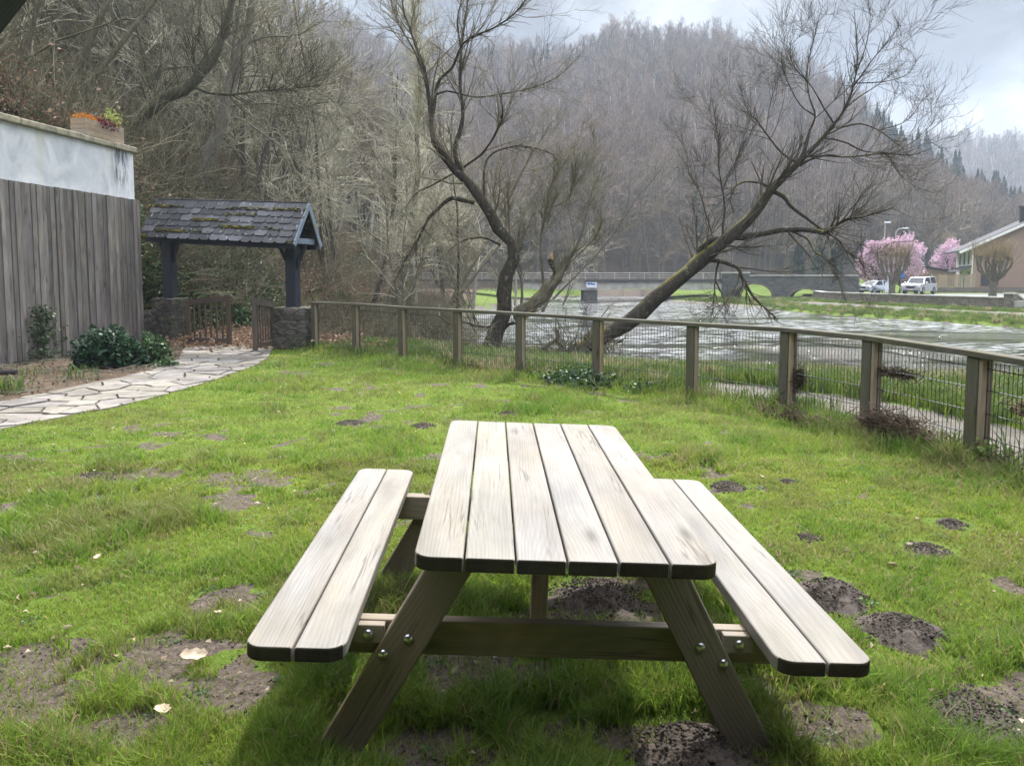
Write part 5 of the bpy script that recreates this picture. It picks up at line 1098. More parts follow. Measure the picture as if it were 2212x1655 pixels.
scatter('forest', P[keep]-[0, 0, .3], np.stack([rg.normal(size=keep.sum())*.05, rg.normal(size=keep.sum())*.05, rg.random(keep.sum())*6.28], 1), rg.uniform(.75, 1.2, keep.sum()), np.where(tt[keep] < .2, rg.integers(4, 6, keep.sum()), rg.choice([0, 1, 2, 3, 4, 5], keep.sum(), p=[.25, .2, .2, .2, .1, .05])), fv, 'hazy bare winter forest covering the big hill across the river', 'forest')
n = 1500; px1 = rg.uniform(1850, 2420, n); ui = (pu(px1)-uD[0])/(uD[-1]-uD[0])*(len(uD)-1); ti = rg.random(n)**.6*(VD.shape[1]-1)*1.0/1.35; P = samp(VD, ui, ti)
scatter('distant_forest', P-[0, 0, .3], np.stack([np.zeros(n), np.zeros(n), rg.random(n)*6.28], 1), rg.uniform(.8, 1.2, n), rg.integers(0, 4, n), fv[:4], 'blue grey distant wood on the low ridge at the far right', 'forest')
n = 900; Yh = rg.uniform(62, 135, n); xh = rg.uniform(-.80, -.05, n)*Yh; zh_, sh_ = hillz(xh, Yh); mh = (sh_ > 1) & (sh_ < 90); P = np.stack([xh, Yh, zh_-.2], 1)[mh]
scatter('upper_slope_wood', P, np.stack([rg.normal(size=len(P))*.06, rg.normal(size=len(P))*.06, rg.random(len(P))*6.28], 1), rg.uniform(.6, .95, len(P)), rg.choice([1, 3, 4, 5], len(P)), fv, 'bare wood on the farther part of the left hillside', 'forest')
k = 0
for px_ in list(np.arange(1290, 1830, 9.0)):      # crowns along the skyline
    ui_ = np.array([(pu(px_)-uH[0])/(uH[-1]-uH[0])*(len(uH)-1)]); P = samp(VH, ui_, np.array([(VH.shape[1]-1)*rg.uniform(.95, 1.0)/1.35]))[0]
    put_tree('skyline_tree', fv[int(rg.choice([0, 2, 1]))], P-[0, 0, .4], rg.random()*6.28, rg.uniform(.85, 1.25)*(1.25 if abs(px_-1345) < 14 else 1), 'bare tree silhouetted on the skyline of the big hill', 'tree', 'bare trees along the skyline')
for i in range(300):
    r = rg.random()
    if r < .84: pxx = rg.uniform(1845, 2330); t_ = rg.uniform(max(.3, .62-(pxx-1850)/1100), 1.0)
    elif r < .94: pxx = rg.uniform(870, 1190); t_ = rg.uniform(.9, 1.0)
    else: pxx = rg.uniform(1200, 1330); t_ = rg.uniform(.93, 1.0)
    P = samp(VH, np.array([(pu(pxx)-uH[0])/(uH[-1]-uH[0])*(len(uH)-1)]), np.array([(VH.shape[1]-1)*t_/1.35]))[0]
    put_tree('conifer', cf[int(rg.integers(0, 3))], P-[0, 0, .4], rg.random()*6.28, rg.uniform(.7, 1.05), 'dark blue green conifer high on the upper slope of the hill', 'conifer', 'conifers on the upper slopes of the hill')
for pxx, t_, s, lb in [(1337, .20, .95, 'lone dark spruce low on the bare slope between the two river trees'), (1266, .19, .85, 'dark spruce left of the lone spruce above the bridge'), (1395, .16, .5, 'small spruce right of the lone spruce'), (1500, .1, .6, 'small dark spruce above the bridge behind the leaning tree')]:
    P = samp(VH, np.array([(pu(pxx)-uH[0])/(uH[-1]-uH[0])*(len(uH)-1)]), np.array([(VH.shape[1]-1)*t_/1.35]))[0]; put_tree('spruce', cf[1], P-[0, 0, .4], 1, s, lb, 'conifer', None)
# trees just behind the bridge and village
names = ['bare brown tree behind the bridge railing', 'bare tree with spreading crown behind the bridge', 'dark conifer behind the stone bridge']
for j, (px_, Y, s, v) in enumerate([(1190, 98, .7, 1), (1235, 102, .6, 4), (1300, 104, .7, 5), (1370, 101, .6, 1), (1430, 105, .75, 4), (1490, 100, .6, 5), (1530, 104, .8, 1), (1580, 99, .6, 4), (1620, 103, .8, 5), (1660, 98, .75, 4), (1700, 100, .9, 5), (1745, 103, .95, 4), (1790, 101, .9, 1), (1835, 108, .9, 5), (2020, 122, 1.1, 4), (2055, 126, 1.0, 5), (1990, 118, .9, 4)]):
    x, y = pxy(px_, Y); put_tree('background_tree', fv[4 if v == 1 else v], (x, y, .2), j*1.1, s, 'bare brown tree standing just beyond the bridge and village road', 'tree', 'bare trees just beyond the bridge')
for j, (px_, Y, s) in enumerate([(1722, 112, .6), (1765, 109, .55), (1800, 113, .6)]):
    x, y = pxy(px_, Y); put_tree('background_conifer', cf[j % 3], (x, y, -.9), j, s, ['dark conifer behind the second arch of the stone bridge', 'dark conifer right of the second stone arch', 'dark conifer left of the magnolia behind the bridge'][j], 'conifer', None)
# magnolias and pollards
def blossom(px_, Y, r, h, label, seed):
    rg = np.random.default_rng(seed); x, y = pxy(px_, Y); o = empty('magnolia', (x, y, -.2), 0, label, 'magnolia tree'); n = 8; P = np.zeros((5, n, 3)); 
    for k in range(5): a = k*1.256; P[k] = np.stack([np.cos(a)*np.linspace(0, r*.5, n), np.sin(a)*np.linspace(0, r*.5, n), np.linspace(0 if k == 0 else .8, h*.75, n)], 1)
    R = np.tile(np.linspace(.16, .05, n), (5, 1)); P1, R1 = spawn(P, R, 60, rg, .3, 1, (.3, .9), (r*.4, r*.8), 6, .06, .1, .5, .3, .03); P2, R2 = spawn(P1, R1, 260, rg, .3, 1, (.3, .9), (r*.2, r*.4), 4, .06, .1, .6, .4, .02)
    V, Q = tubes([(P, R, 6), (P1, R1, 4), (P2, R2, 3)]); link('trunk', npmesh('trunk', V, [Q]), o, [M['bark_mid']])
    ends = np.concatenate([P2.reshape(-1, 3), P1[:, 3:].reshape(-1, 3)]); dd_ = rg.normal(size=(5200, 3)); dd_[:, 2] = dd_[:, 2]*.9+.25; dd_ /= np.linalg.norm(dd_, axis=1, keepdims=True); bm2 = 1+.16*np.sin(dd_[:, :1]*6+seed)*np.cos(dd_[:, 2:]*7)+.08*np.sin(dd_[:, 1:2]*13)
    cen = np.array([0, 0, h*.58])+dd_*bm2*np.array([r, r, h*.42])*rg.uniform(.45, 1, (5200, 1))**.5; cl_n = vn(cen[:, 0]+cen[:, 2]*.7, cen[:, 1]-cen[:, 2]*.6, 1.6, seed); cen = cen[cl_n > .30]; cen = cen[rg.integers(0, len(cen), 5200)]+rg.normal(size=(5200, 3))*.1
    leafmesh('crown', cen, rg.uniform(.14, .30, 5200), rg, colr(5200, (.50, .31, .42), (.74, .58, .67), rg), M['petal'], o, aspect=.7)
blossom(1893, 88, 2.2, 6.0, 'large pink magnolia in full flower behind the parked cars', 5); blossom(1942, 90, 2.4, 6.7, 'taller pink magnolia overlapping the right side of the first', 6); blossom(2046, 110, 2.1, 7.0, 'pink magnolia half hidden behind the white walled house', 7)
def pollard(px_, Y, th, h, sp, label, seed, nk=12):
    rg = np.random.default_rng(seed); x, y = pxy(px_, Y); o = empty('pollard_tree', (x, y, -.25), 0, label, 'pollard tree'); L_ = []; K = []
    L_.append((np.array([[[0, 0, -.3], [.02, 0, th*.5], [0, 0, th]]]), np.array([[.42, .30, .34]])*h/6.5, 9)); n = 7; P = np.zeros((nk, n, 3))
    for k in range(nk):
        a = k*2.4; e = np.array([math.cos(a)*sp*rg.uniform(.35, 1), math.sin(a)*sp*rg.uniform(.35, 1), h*rg.uniform(.52, .72)]); t = np.linspace(0, 1, n)[:, None]; P[k] = np.array([0, 0, th*.85])*(1-t)+e*t+np.array([e[0], e[1], 0])*(.25*np.sin(t*math.pi)); P[k] += rg.normal(size=(n, 3))*.05
    R = np.tile(np.array([.17, .14, .12, .10, .10, .11, .13]), (nk, 1))*h/6.5; L_.append((P, R, 6)); V, Q = tubes(L_); link('trunk', npmesh('trunk', V, [Q], smooth=True), o, [M['bark_mid']])
    S1, SR = spawn(P[:, 3:], R[:, 3:]*.2, 300, rg, .3, 1, (.3, 1.0), (h*.25, h*.42), 6, .22, .07, .6, .3, .018); S2, SR2 = spawn(S1, SR, 420, rg, .2, 1, (.2, .5), (h*.08, h*.2), 4, .15, .08, .7, .4, .013)
    V, Q = tubes([(S1, SR, 3), (S2, SR2, 3)]); link('crown', npmesh('crown', V, [Q]), o, [twig_br]); return o
twig_br = twig('ochre_shoots', (.15, .115, .06), (.26, .20, .11))
pollard(2142, 66, 1.5, 6.0, 1.5, 'knobbly pollarded tree with fine brown shoots in front of the house', 3); pollard(1925, 79, 1.2, 6.2, 1.7, 'round headed pollarded tree in front of the magnolia', 4)

# ------------------------------------------------------------------ undergrowth, ivy and leaves on the near slope
def brush(name, seed, n=46, hgt=1.5, mat=None, up=-.06):
    rg = np.random.default_rng(seed); P = np.zeros((n, 1, 3)); P[:, 0, :2] = rg.normal(size=(n, 2))*.35; st = P+np.zeros((n, 2, 3)); st[:, 1, 2] = .3
    Pa, Ra = spawn(np.concatenate([st[:, :1], st[:, 1:]], 1), np.full((n, 2), .012), n, rg, 0, 1, (.1, .9), (hgt*.6, hgt*1.5), 8, up, .12, 1, .3, .006); Pb, Rb = spawn(Pa, Ra, n*4, rg, .2, 1, (.4, 1.1), (.2, .6), 5, up*.6, .15, .7, .4, .005)
    V, Q = tubes([(Pa, Ra, 4), (Pb, Rb, 3)]); me = npmesh(name, V, [Q]); me.materials.append(mat); return me
def leafclump(name, seed, n, r, size, a, b_, mat, hz=.5, flat=.2):
    rg = np.random.default_rng(seed); c = rg.normal(size=(n, 3))*[r, r, r*hz]; c[:, 2] = np.abs(c[:, 2]); V, f, cl_ = leafquads(c, rg.uniform(size*.6, size*1.2, n), rg, colr(n, a, b_, rg), aspect=.8, flat=flat); me = npmesh(name, V, f, cl_); me.materials.append(mat); return me
def grasstuft(name, seed, n=60, h=.35, a=(.06, .09, .015), b_=(.13, .16, .03), r=.12):
    rg = np.random.default_rng(seed); V = []; az = rg.random(n)*6.28; p = rg.normal(size=(n, 2))*r*.4; hh = h*rg.uniform(.6, 1.1, n); ln = rg.uniform(.2, .8, n)*hh; w_ = .006*h/.25
    dx, dy = np.cos(az), np.sin(az); z0 = np.zeros(n)
    pts = [np.stack([p[:, 0]-dy*w_, p[:, 1]+dx*w_, z0], 1), np.stack([p[:, 0]+dy*w_, p[:, 1]-dx*w_, z0], 1), np.stack([p[:, 0]+dx*ln*.4+dy*w_, p[:, 1]+dy*ln*.4-dx*w_, hh*.65], 1), np.stack([p[:, 0]+dx*ln*.4-dy*w_, p[:, 1]+dy*ln*.4+dx*w_, hh*.65], 1), np.stack([p[:, 0]+dx*ln, p[:, 1]+dy*ln, hh*.9], 1)]
    V = np.stack(pts, 1).reshape(-1, 3); i = np.arange(n)[:, None]*5; me = npmesh(name, V, [i+np.array([[0, 1, 2, 3]]), i+np.array([[3, 2, 4]])], np.repeat(colr(n, a, b_, rg), 5, 0)); me.materials.append(M['grass']); return me
ug = [brush('brush_a', 1, mat=M['twig_under']), brush('brush_b', 2, mat=M['twig_under'], hgt=1.1), brush('brush_c', 3, n=30, mat=M['twig_mid'], hgt=2.2, up=.02),
      leafclump('ivy_clump', 4, 240, .38, .10, (.020, .045, .012), (.06, .11, .03), M['leaf']), leafclump('moss_clump', 5, 420, .35, .06, (.05, .065, .012), (.12, .13, .025), M['leaf'], .3), leafclump('dead_leaf_drift', 6, 300, .55, .085, (.12, .07, .04), (.32, .22, .15), M['deadleaf'], .1, .6), grasstuft('fern_tuft', 7, 90, .5, r=.25)]
rg = np.random.default_rng(202)
def hillpts(n, box, smin, smax, pw=1.):
    Y = box[2]+(box[3]-box[2])*rg.random(n*3)**pw; x = rg.uniform(box[0], box[1], n*3) if box[0] is not None else rg.uniform(-.85, -.05, n*3)*Y
    z, s = hillz(x, Y); m = (s > smin) & (s < smax) & ~((Y < 18) & (s < 1.2)); return np.stack([x, Y, z], 1)[m][:n]
def rots(n, t=.2): return np.stack([rg.normal(size=n)*t, rg.normal(size=n)*t, rg.random(n)*6.28], 1)
P = hillpts(1700, (None, None, 18, 90), .3, 46, 1.3); ix = rg.choice([0, 1, 2], len(P), p=[.3, .45, .25]); scatter('undergrowth', P, rots(len(P)), rg.uniform(.7, 1.6, len(P)), ix, ug, 'tangled bare brushwood covering the steep slope', 'undergrowth')
P = hillpts(3400, (None, None, 18, 75), .1, 34, 1.4); nn = fbm(P[:, 0], P[:, 1], .35, 11); m = nn > .42; scatter('slope_greenery', P[m], rots(m.sum()), rg.uniform(.7, 1.5, m.sum()), rg.choice([3, 4, 6], m.sum(), p=[.33, .37, .3]), ug, 'moss ivy and fern patches on the leaf strewn slope', 'ground cover')
P = hillpts(900, (-13, -6.6, 18.6, 29), .0, 5, 1.2); scatter('ivy_bank', P, rots(len(P)), rg.uniform(.8, 1.5, len(P)), rg.choice([3, 4, 0, 1], len(P), p=[.5, .3, .08, .12]), ug, 'ivy and bramble covering the bank behind the gateway', 'ground cover')
P = hillpts(2600, (None, None, 18, 65), -.2, 24, 1.4); nn = fbm(P[:, 0], P[:, 1], .35, 11); m = nn < .55; scatter('leaf_litter', P[m]+[0, 0, .02], rots(m.sum(), .4), rg.uniform(.7, 1.4, m.sum()), np.full(m.sum(), 5), ug, 'brown fallen leaves drifted over the slope', 'leaf litter')
# leaf litter on the flat ground beyond the gate, riverbank brush and bank grass
n = 650; x = rg.uniform(-9.5, -1.5, n); y = rg.uniform(17.5, 45, n); z = groundz(x, y); hz_, s = hillz(x, y); m = (s < .3) & (z > -.8) & ((x < -4.5) | (rg.random(n) < .4)); P = np.stack([x, y, z+.01], 1)[m]
scatter('track_leaves', P, rots(len(P), .1), rg.uniform(.6, 1.2, len(P)), np.full(len(P), 5), ug, 'fallen leaves lying on the flat track beyond the gate', 'leaf litter')
n = 1500; x = rg.uniform(-8, 2.5, n); y = rg.uniform(14.5, 62, n); z = groundz(x, y); dn, _ = dline(x, y, near_edge); fd, fs = dline(x, y, fence_pts); ins = inpoly(x, y, river); hz_, s = hillz(x, y)
m = (~ins) & (dn < 4.5+.06*y) & (fs > 0) & (fd > 2.6) & (s < 0) & (x > -6.2-.02*y) & ((x/y < -.085) | (rg.random(n) < .12)); P = np.stack([x, y, z], 1)[m]; scatter('bank_brush', P, rots(len(P)), rg.uniform(.4, .95, len(P)), rg.choice([0, 1, 2, 6, 4], len(P), p=[.26, .2, .06, .34, .14]), ug, 'dry brush and tall weeds along the near riverbank', 'undergrowth')
bgv = [grasstuft('bank_tuft_a', 31, 60, .20, (.085, .13, .018), (.17, .22, .035), .3), grasstuft('bank_tuft_b', 32, 50, .32, (.20, .17, .09), (.34, .29, .17), .2), grasstuft('bank_tuft_c', 33, 80, .3, (.06, .10, .02), (.12, .18, .03), .35)]
n = 24000; x = rg.uniform(-5, 16, n); y = rg.uniform(3, 26, n); z = groundz(x, y); dn, _ = dline(x, y, near_edge); fd, fs = dline(x, y, fence_pts); gc_ = gcol(x, y)
m = (fs > 0) & ~inpoly(x, y, river) & (gc_[:, 0] < .5) & (gc_[:, 2] < .6) & (x < .8*y+5); P = np.stack([x, y, z], 1)[m]; dd = dn[m]; ix = np.where(rg.random(len(P)) < np.where(dd < 1.2, .5, .08), 1, rg.choice([0, 2], len(P), p=[.7, .3]))
scatter('bank_grass', P, rots(len(P), .1), rg.uniform(.6, 1.2, len(P)), ix, bgv, 'green grass strip between the gravel path and the river', 'grass')
n = 9000; x = rg.uniform(12, 40, n); y = rg.uniform(36, 84, n); z = groundz(x, y); df, _ = dline(x, y, far_edge); dn, _ = dline(x, y, near_edge); gc_ = gcol(x, y); m = (df < dn) & ~inpoly(x, y, river) & ~inpoly(x, y, upper) & (gc_[:, 0] < .5)
P = np.stack([x, y, z], 1)[m]; scatter('far_bank_grass', P, rots(len(P), .1), rg.uniform(.7, 1.3, len(P)), rg.choice([0, 1, 2], len(P), p=[.72, .08, .2]), bgv, 'bright grass on the far riverbank below the stone wall', 'grass')

# ------------------------------------------------------------------ planting at the wall
def bush(name, lobes, n, size, a, b_, label, cat, seed, stems=24, mat='leaf'):
    rg = np.random.default_rng(seed); o = empty(name, lobes[0][0]*np.array([1, 1, 0]), 0, label, cat); org = lobes[0][0]*np.array([1, 1, 0]); C_ = []; S_ = []
    for c, r in lobes:
        k = int(n*np.prod(r)/sum(np.prod(q[1]) for q in lobes)); d = rg.normal(size=(k, 3)); d /= np.linalg.norm(d, axis=1, keepdims=True); rr = rg.random(k)[:, None]**.4; bum = 1+.28*np.sin(d[:, :1]*7+d[:, 2:]*5+seed)*np.cos(d[:, 1:2]*6)
        q = c+d*rr*bum*np.array(r); q = q[q[:, 2] > .02]; C_.append(q); S_.append((c, r))
    cen = np.concatenate(C_)-org; leafmesh('foliage', cen, rg.uniform(size*.6, size*1.3, len(cen)), rg, colr(len(cen), a, b_, rg), M[mat], o, aspect=.75, flat=.25, bend=.18)
    G_ = []
    for c, r in S_:
        for k in range(stems//len(S_)): e = c+rg.normal(size=3)*np.array(r)*.55; b0_ = np.array([c[0]+rg.normal()*r[0]*.3, c[1]+rg.normal()*r[1]*.3, 0]); G_.append([b0_-org, (b0_*.5+e*.5+rg.normal(size=3)*.06)-org, e-org])
    G_ = np.array(G_); V, Q = tubes([(G_, np.tile([.012, .009, .004], (len(G_), 1)), 5)]); link('stems', npmesh('stems', V, [Q]), o, [M['twig_mid']]); return o
def bp(px_, py_, Y): return at(px_, py_, Y)
bush('laurel_bush', [(bp(232, 757, 13.4), (.50, .45, .42)), (bp(190, 775, 13.2), (.28, .3, .30)), (bp(278, 775, 13.5), (.34, .4, .30))], 3600, .085, (.012, .040, .018), (.04, .10, .04), 'large dark green glossy bush at the foot of the boarded wall', 'bush', 51)
bush('ivy_bush', [(bp(335, 765, 13.9), (.30, .3, .32)), (bp(355, 792, 13.6), (.26, .3, .15)), (bp(318, 735, 14.1), (.12, .15, .2))], 1700, .07, (.018, .055, .018), (.085, .15, .05), 'smaller lighter green bush between the large bush and the gate pier', 'bush', 52)
rg = np.random.default_rng(53); n = 330; v = rg.random(n); yy = -3.05+rg.normal(size=n)*(.10+.22*(1-v))*1.0; cen = np.stack([.12+rg.random(n)*.06, yy, .05+v*1.0], 1)
iv = leafmesh('climbing_ivy', cen, rg.uniform(.05, .10, n), rg, colr(n, (.03, .075, .025), (.14, .19, .10), rg), M['leaf'], None, aspect=.85, flat=.3); iv.matrix_world = Wm; tag(iv, 'thin ivy climbing the grey boards left of the large bush', 'ivy')
S3 = np.array([[[.09, -3.05+.05*k, .0], [.10, -3.0+.05*k-.1, .5], [.10, -3.05+.08*k-.1, 1.0-.1*k]] for k in range(4)]); V, Q = tubes([(S3, np.full((4, 3), .006), 4)]); link('stem', npmesh('stem', V, [Q]), iv, [M['twig_mid']])
def tuftobj(name, px_, py_, n, h, a, b_, r, label, cat, seed):
    p = gnd(px_, py_); me = grasstuft(name, seed, n, h, a, b_, r); return tag(link(name, me), label, cat), p
for nm, px_, py_, n_, h_, r_, lb in [('daffodil_leaves', 22, 850, 80, .30, .3, 'clump of strappy green leaves in the bed below the pipe'), ('bed_grass', 165, 818, 60, .25, .35, 'grass tuft in the bed left of the large bush'), ('bed_tuft', 70, 812, 40, .2, .3, 'low green tuft beside the climbing ivy')]:
    o, p = tuftobj(nm, px_, py_, n_, h_, (.05, .09, .015), (.13, .19, .04), r_, lb, 'plant', n_); o.location = p
# twigs and dead leaves in the bed
rg = np.random.default_rng(61); n = 5200; x = rg.uniform(-12, -6, n); y = rg.uniform(6, 18, n); m = inpoly(x, y, bed_poly); cen = np.stack([x, y, .012+rg.random(n)*.03], 1)[m]
tag(leafmesh('bed_litter', cen, rg.uniform(.03, .08, len(cen)), rg, colr(len(cen), (.05, .036, .026), (.19, .145, .105), rg), M['deadleaf'], None, flat=.7), 'dead leaves covering the narrow flower bed', 'leaf litter', kind='stuff')
n = 700; k = rg.integers(0, m.sum(), n); c0 = np.stack([x, y], 1)[m][k]; a = rg.random(n)*6.28; l = rg.uniform(.06, .3, n); Pq = np.stack([np.stack([c0[:, 0]-np.cos(a)*l, c0[:, 1]-np.sin(a)*l, rg.uniform(.01, .06, n)], 1), np.stack([c0[:, 0]+np.cos(a)*l, c0[:, 1]+np.sin(a)*l, rg.uniform(.01, .12, n)], 1)], 1)
V, Q = tubes([(Pq, np.full((n, 2), .004), 3)]); tag(link('bed_twigs', npmesh('bed_twigs', V, [Q]), None, [M['twig_pale']]), 'thin dry twigs scattered over the flower bed', 'twigs', kind='stuff')
# ------------------------------------------------------------------ flood debris on the fence
def debris(name, cen, size, n, label, seed):
    rg = np.random.default_rng(seed); o = empty(name, cen*np.array([1, 1, 0]), 0, label, 'debris'); sz = np.array(size); d = Vector(fdir(8)); ax = np.array([fdir(8)[0], fdir(8)[1], 0]); pr = np.array([-ax[1], ax[0], 0]); org = cen*np.array([1, 1, 0])
    g = rg.normal(size=(n, 3))*.5; c = cen+ax*(g[:, :1]*sz[0])+pr*(g[:, 1:2]*sz[1])+np.array([0, 0, 1])*(g[:, 2:]*sz[2]); c[:, 2] = np.abs(c[:, 2]); dr = rg.normal(size=(n, 3)); dr /= np.linalg.norm(dr, axis=1, keepdims=True); dr = dr*.5+ax*rg.choice([-1, 1], (n, 1))*.6
    l = rg.uniform(.03, .16, (n, 1)); P = np.stack([c-dr*l, c+rg.normal(size=(n, 3))*.015, c+dr*l], 1)-org; V, Q = tubes([(P, np.tile(rg.uniform(.0015, .005, (n, 1)), (1, 3)), 3)]); link('twigs', npmesh('twigs', V, [Q]), o, [M['debris']])
    k = n//2; leafmesh('dead_leaves', c[:k]-org, rg.uniform(.02, .06, k), rg, colr(k, (.03, .02, .012), (.15, .10, .06), rg), M['deadleaf'], o)
M['debris'] = twig('brown_debris', (.04, .028, .018), (.15, .11, .075))
f8, f9, f7 = [np.array([*fence_pts[i], 0]) for i in (8, 9, 7)]
debris('debris_heap', f8*.62+f9*.38+[-.1, 0, .14], (.42, .12, .16), 1500, 'brown flood debris heap caught at the foot of the wire fence, tallest one', 1)
debris('debris_line', f7*.55+f8*.45+[-.18, 0, .03], (.75, .16, .07), 1300, 'low strip of dead stalks along the fence before the tall debris heap', 2)
debris('debris_wisp', f8*.75+f9*.25+[.03, 0, .66], (.26, .02, .03), 160, 'wisp of dry grass caught high on the wire beside a post', 3)
debris('debris_tuft', f7+[.10, -.14, .42], (.04, .04, .12), 160, 'small clump of dry stalks hanging on the leaning fence post', 4)
debris('debris_knot', f9+[.16, -.55, .55], (.2, .03, .06), 200, 'dry debris snagged on the wire at the right picture edge', 5)
debris('dead_stalks', f9+[.05, -.25, .05], (.3, .18, .08), 400, 'dead leaves and stalks at the foot of the big right post', 6)
# ivy at the fence foot
iv2 = np.array([*fence_pts[5], 0])
bush('fence_ivy', [(iv2+[-.35, .15, .05], (.55, .3, .22)), (iv2+[-.05, -.35, .05], (.45, .25, .2)), (iv2+[.6, -.75, .04], (.4, .2, .12))], 1500, .06, (.02, .05, .02), (.07, .13, .05), 'dark ivy growing along the foot of the fence behind the table', 'ivy', 71, 12)
bush('post_weed', [(f9+[-.02, -.12, .16], (.09, .08, .12))], 60, .06, (.12, .2, .03), (.25, .33, .08), 'small bright leafed weed at the foot of the big right post', 'plant', 72, 4)

# ------------------------------------------------------------------ molehills, leaves and grass on the lawn
for j, (px_, py_, r, h, lb) in enumerate([(757, 916, .17, .04, 'flat dark molehill on the lawn left of the table, left one of two'), (915, 923, .17, .04, 'flat dark molehill just left of the far end of the table'), (1095, 898, .12, .05, 'small dark molehill directly beyond the far end of the table'), (1443, 990, .08, .035, 'small molehill right of the tabletop'), (1572, 1056, .15, .05, 'dark molehill just beyond the far end of the right bench'), (1702, 1044, .08, .03, 'tiny molehill right of the far end of the right bench'), (1796, 1290, .17, .09, 'tall round molehill beside the middle of the right bench'), (1948, 1365, .17, .07, 'dark molehill outside the near end of the right bench'), (2056, 1140, .13, .05, 'molehill farthest right on the lawn'), (2005, 1193, .15, .04, 'flat molehill below the farthest right molehill'), (1500, 1645, .2, .08, 'large dark molehill at the bottom edge between the table legs'), (1290, 1295, .24, .07, 'wide dark earth mound under the table'), (1335, 950, .06, .02, 'tiny molehill right behind the tabletop'), (190, 1036, .2, .03, 'flattened earth patch far left on the lawn'), (1745, 1165, .10, .02, 'flat crumbled molehill midway along the right bench'), (2110, 1560, .2, .03, 'spread molehill near the bottom right corner')]):
    rg = np.random.default_rng(300+j); c = gnd(px_, py_); o = empty('molehill', c, 0, lb, 'molehill', 'molehills on the lawn'); N_ = 22; a = np.linspace(0, 2*math.pi, 37)[:-1]; rr = np.linspace(0, 1, N_)
    Xr = rr[:, None]*r*(1+.22*np.sin(a*3+j)+.12*np.sin(a*7+j*2)+.06*rg.normal(size=36))[None]; X_ = Xr*np.cos(a); Y_ = Xr*np.sin(a)*1.1; Z_ = h*(1-rr[:, None]**1.6)*(1+0*a)+(fbm(X_+j, Y_, 22, 2)-.5)*.05*(1-rr[:, None]**3)-.012
    V = np.stack([X_, Y_, Z_], -1).reshape(-1, 3); i = np.arange(N_-1)[:, None]*36+np.arange(36)[None]; i2 = np.arange(N_-1)[:, None]*36+(np.arange(36)+1)[None] % 36; q = np.stack([i, i2, i2+36, i+36][::-1], -1).reshape(-1, 4)
    link('mound', npmesh('mound', V, [q], smooth=True), o, [M['soil']])
    n = int(420*r/.15); t = rg.random(n)**.6*1.15; a2 = rg.random(n)*6.28; cx_, cy2 = t*r*np.cos(a2), t*r*np.sin(a2)*1.1; cz = np.maximum(h*(1-t**1.6), 0)+.002; cen = np.stack([cx_, cy2, cz], 1)
    s_ = rg.uniform(.003, .010, n)*rg.uniform(.6, 1.2, n); O = np.array([[1, 0, 0], [-1, 0, 0], [0, 1, 0], [0, -1, 0], [0, 0, 1], [0, 0, -1.]]); V = (cen[:, None]+O[None]*s_[:, None, None]*rg.uniform(.6, 1.3, (n, 6, 1))).reshape(-1, 3); T_ = np.array([[0, 2, 4], [2, 1, 4], [1, 3, 4], [3, 0, 4], [2, 0, 5], [1, 2, 5], [3, 1, 5], [0, 3, 5]])
    link('clods', npmesh('clods', V, [(np.arange(n)[:, None, None]*6+T_[None]).reshape(-1, 3)]), o, [M['soil']])['kind'] = 'stuff'
mole = [(gnd(a, b_)[:2], c) for a, b_, c in [(757, 916, .17), (915, 923, .17), (1095, 898, .12), (1443, 990, .08), (1572, 1056, .15), (1702, 1044, .08), (1796, 1290, .17), (1948, 1365, .17), (2056, 1140, .13), (2005, 1193, .15), (1500, 1640, .26), (1290, 1295, .3), (1745, 1165, .08), (2110, 1560, .15)]]
rg = np.random.default_rng(404)
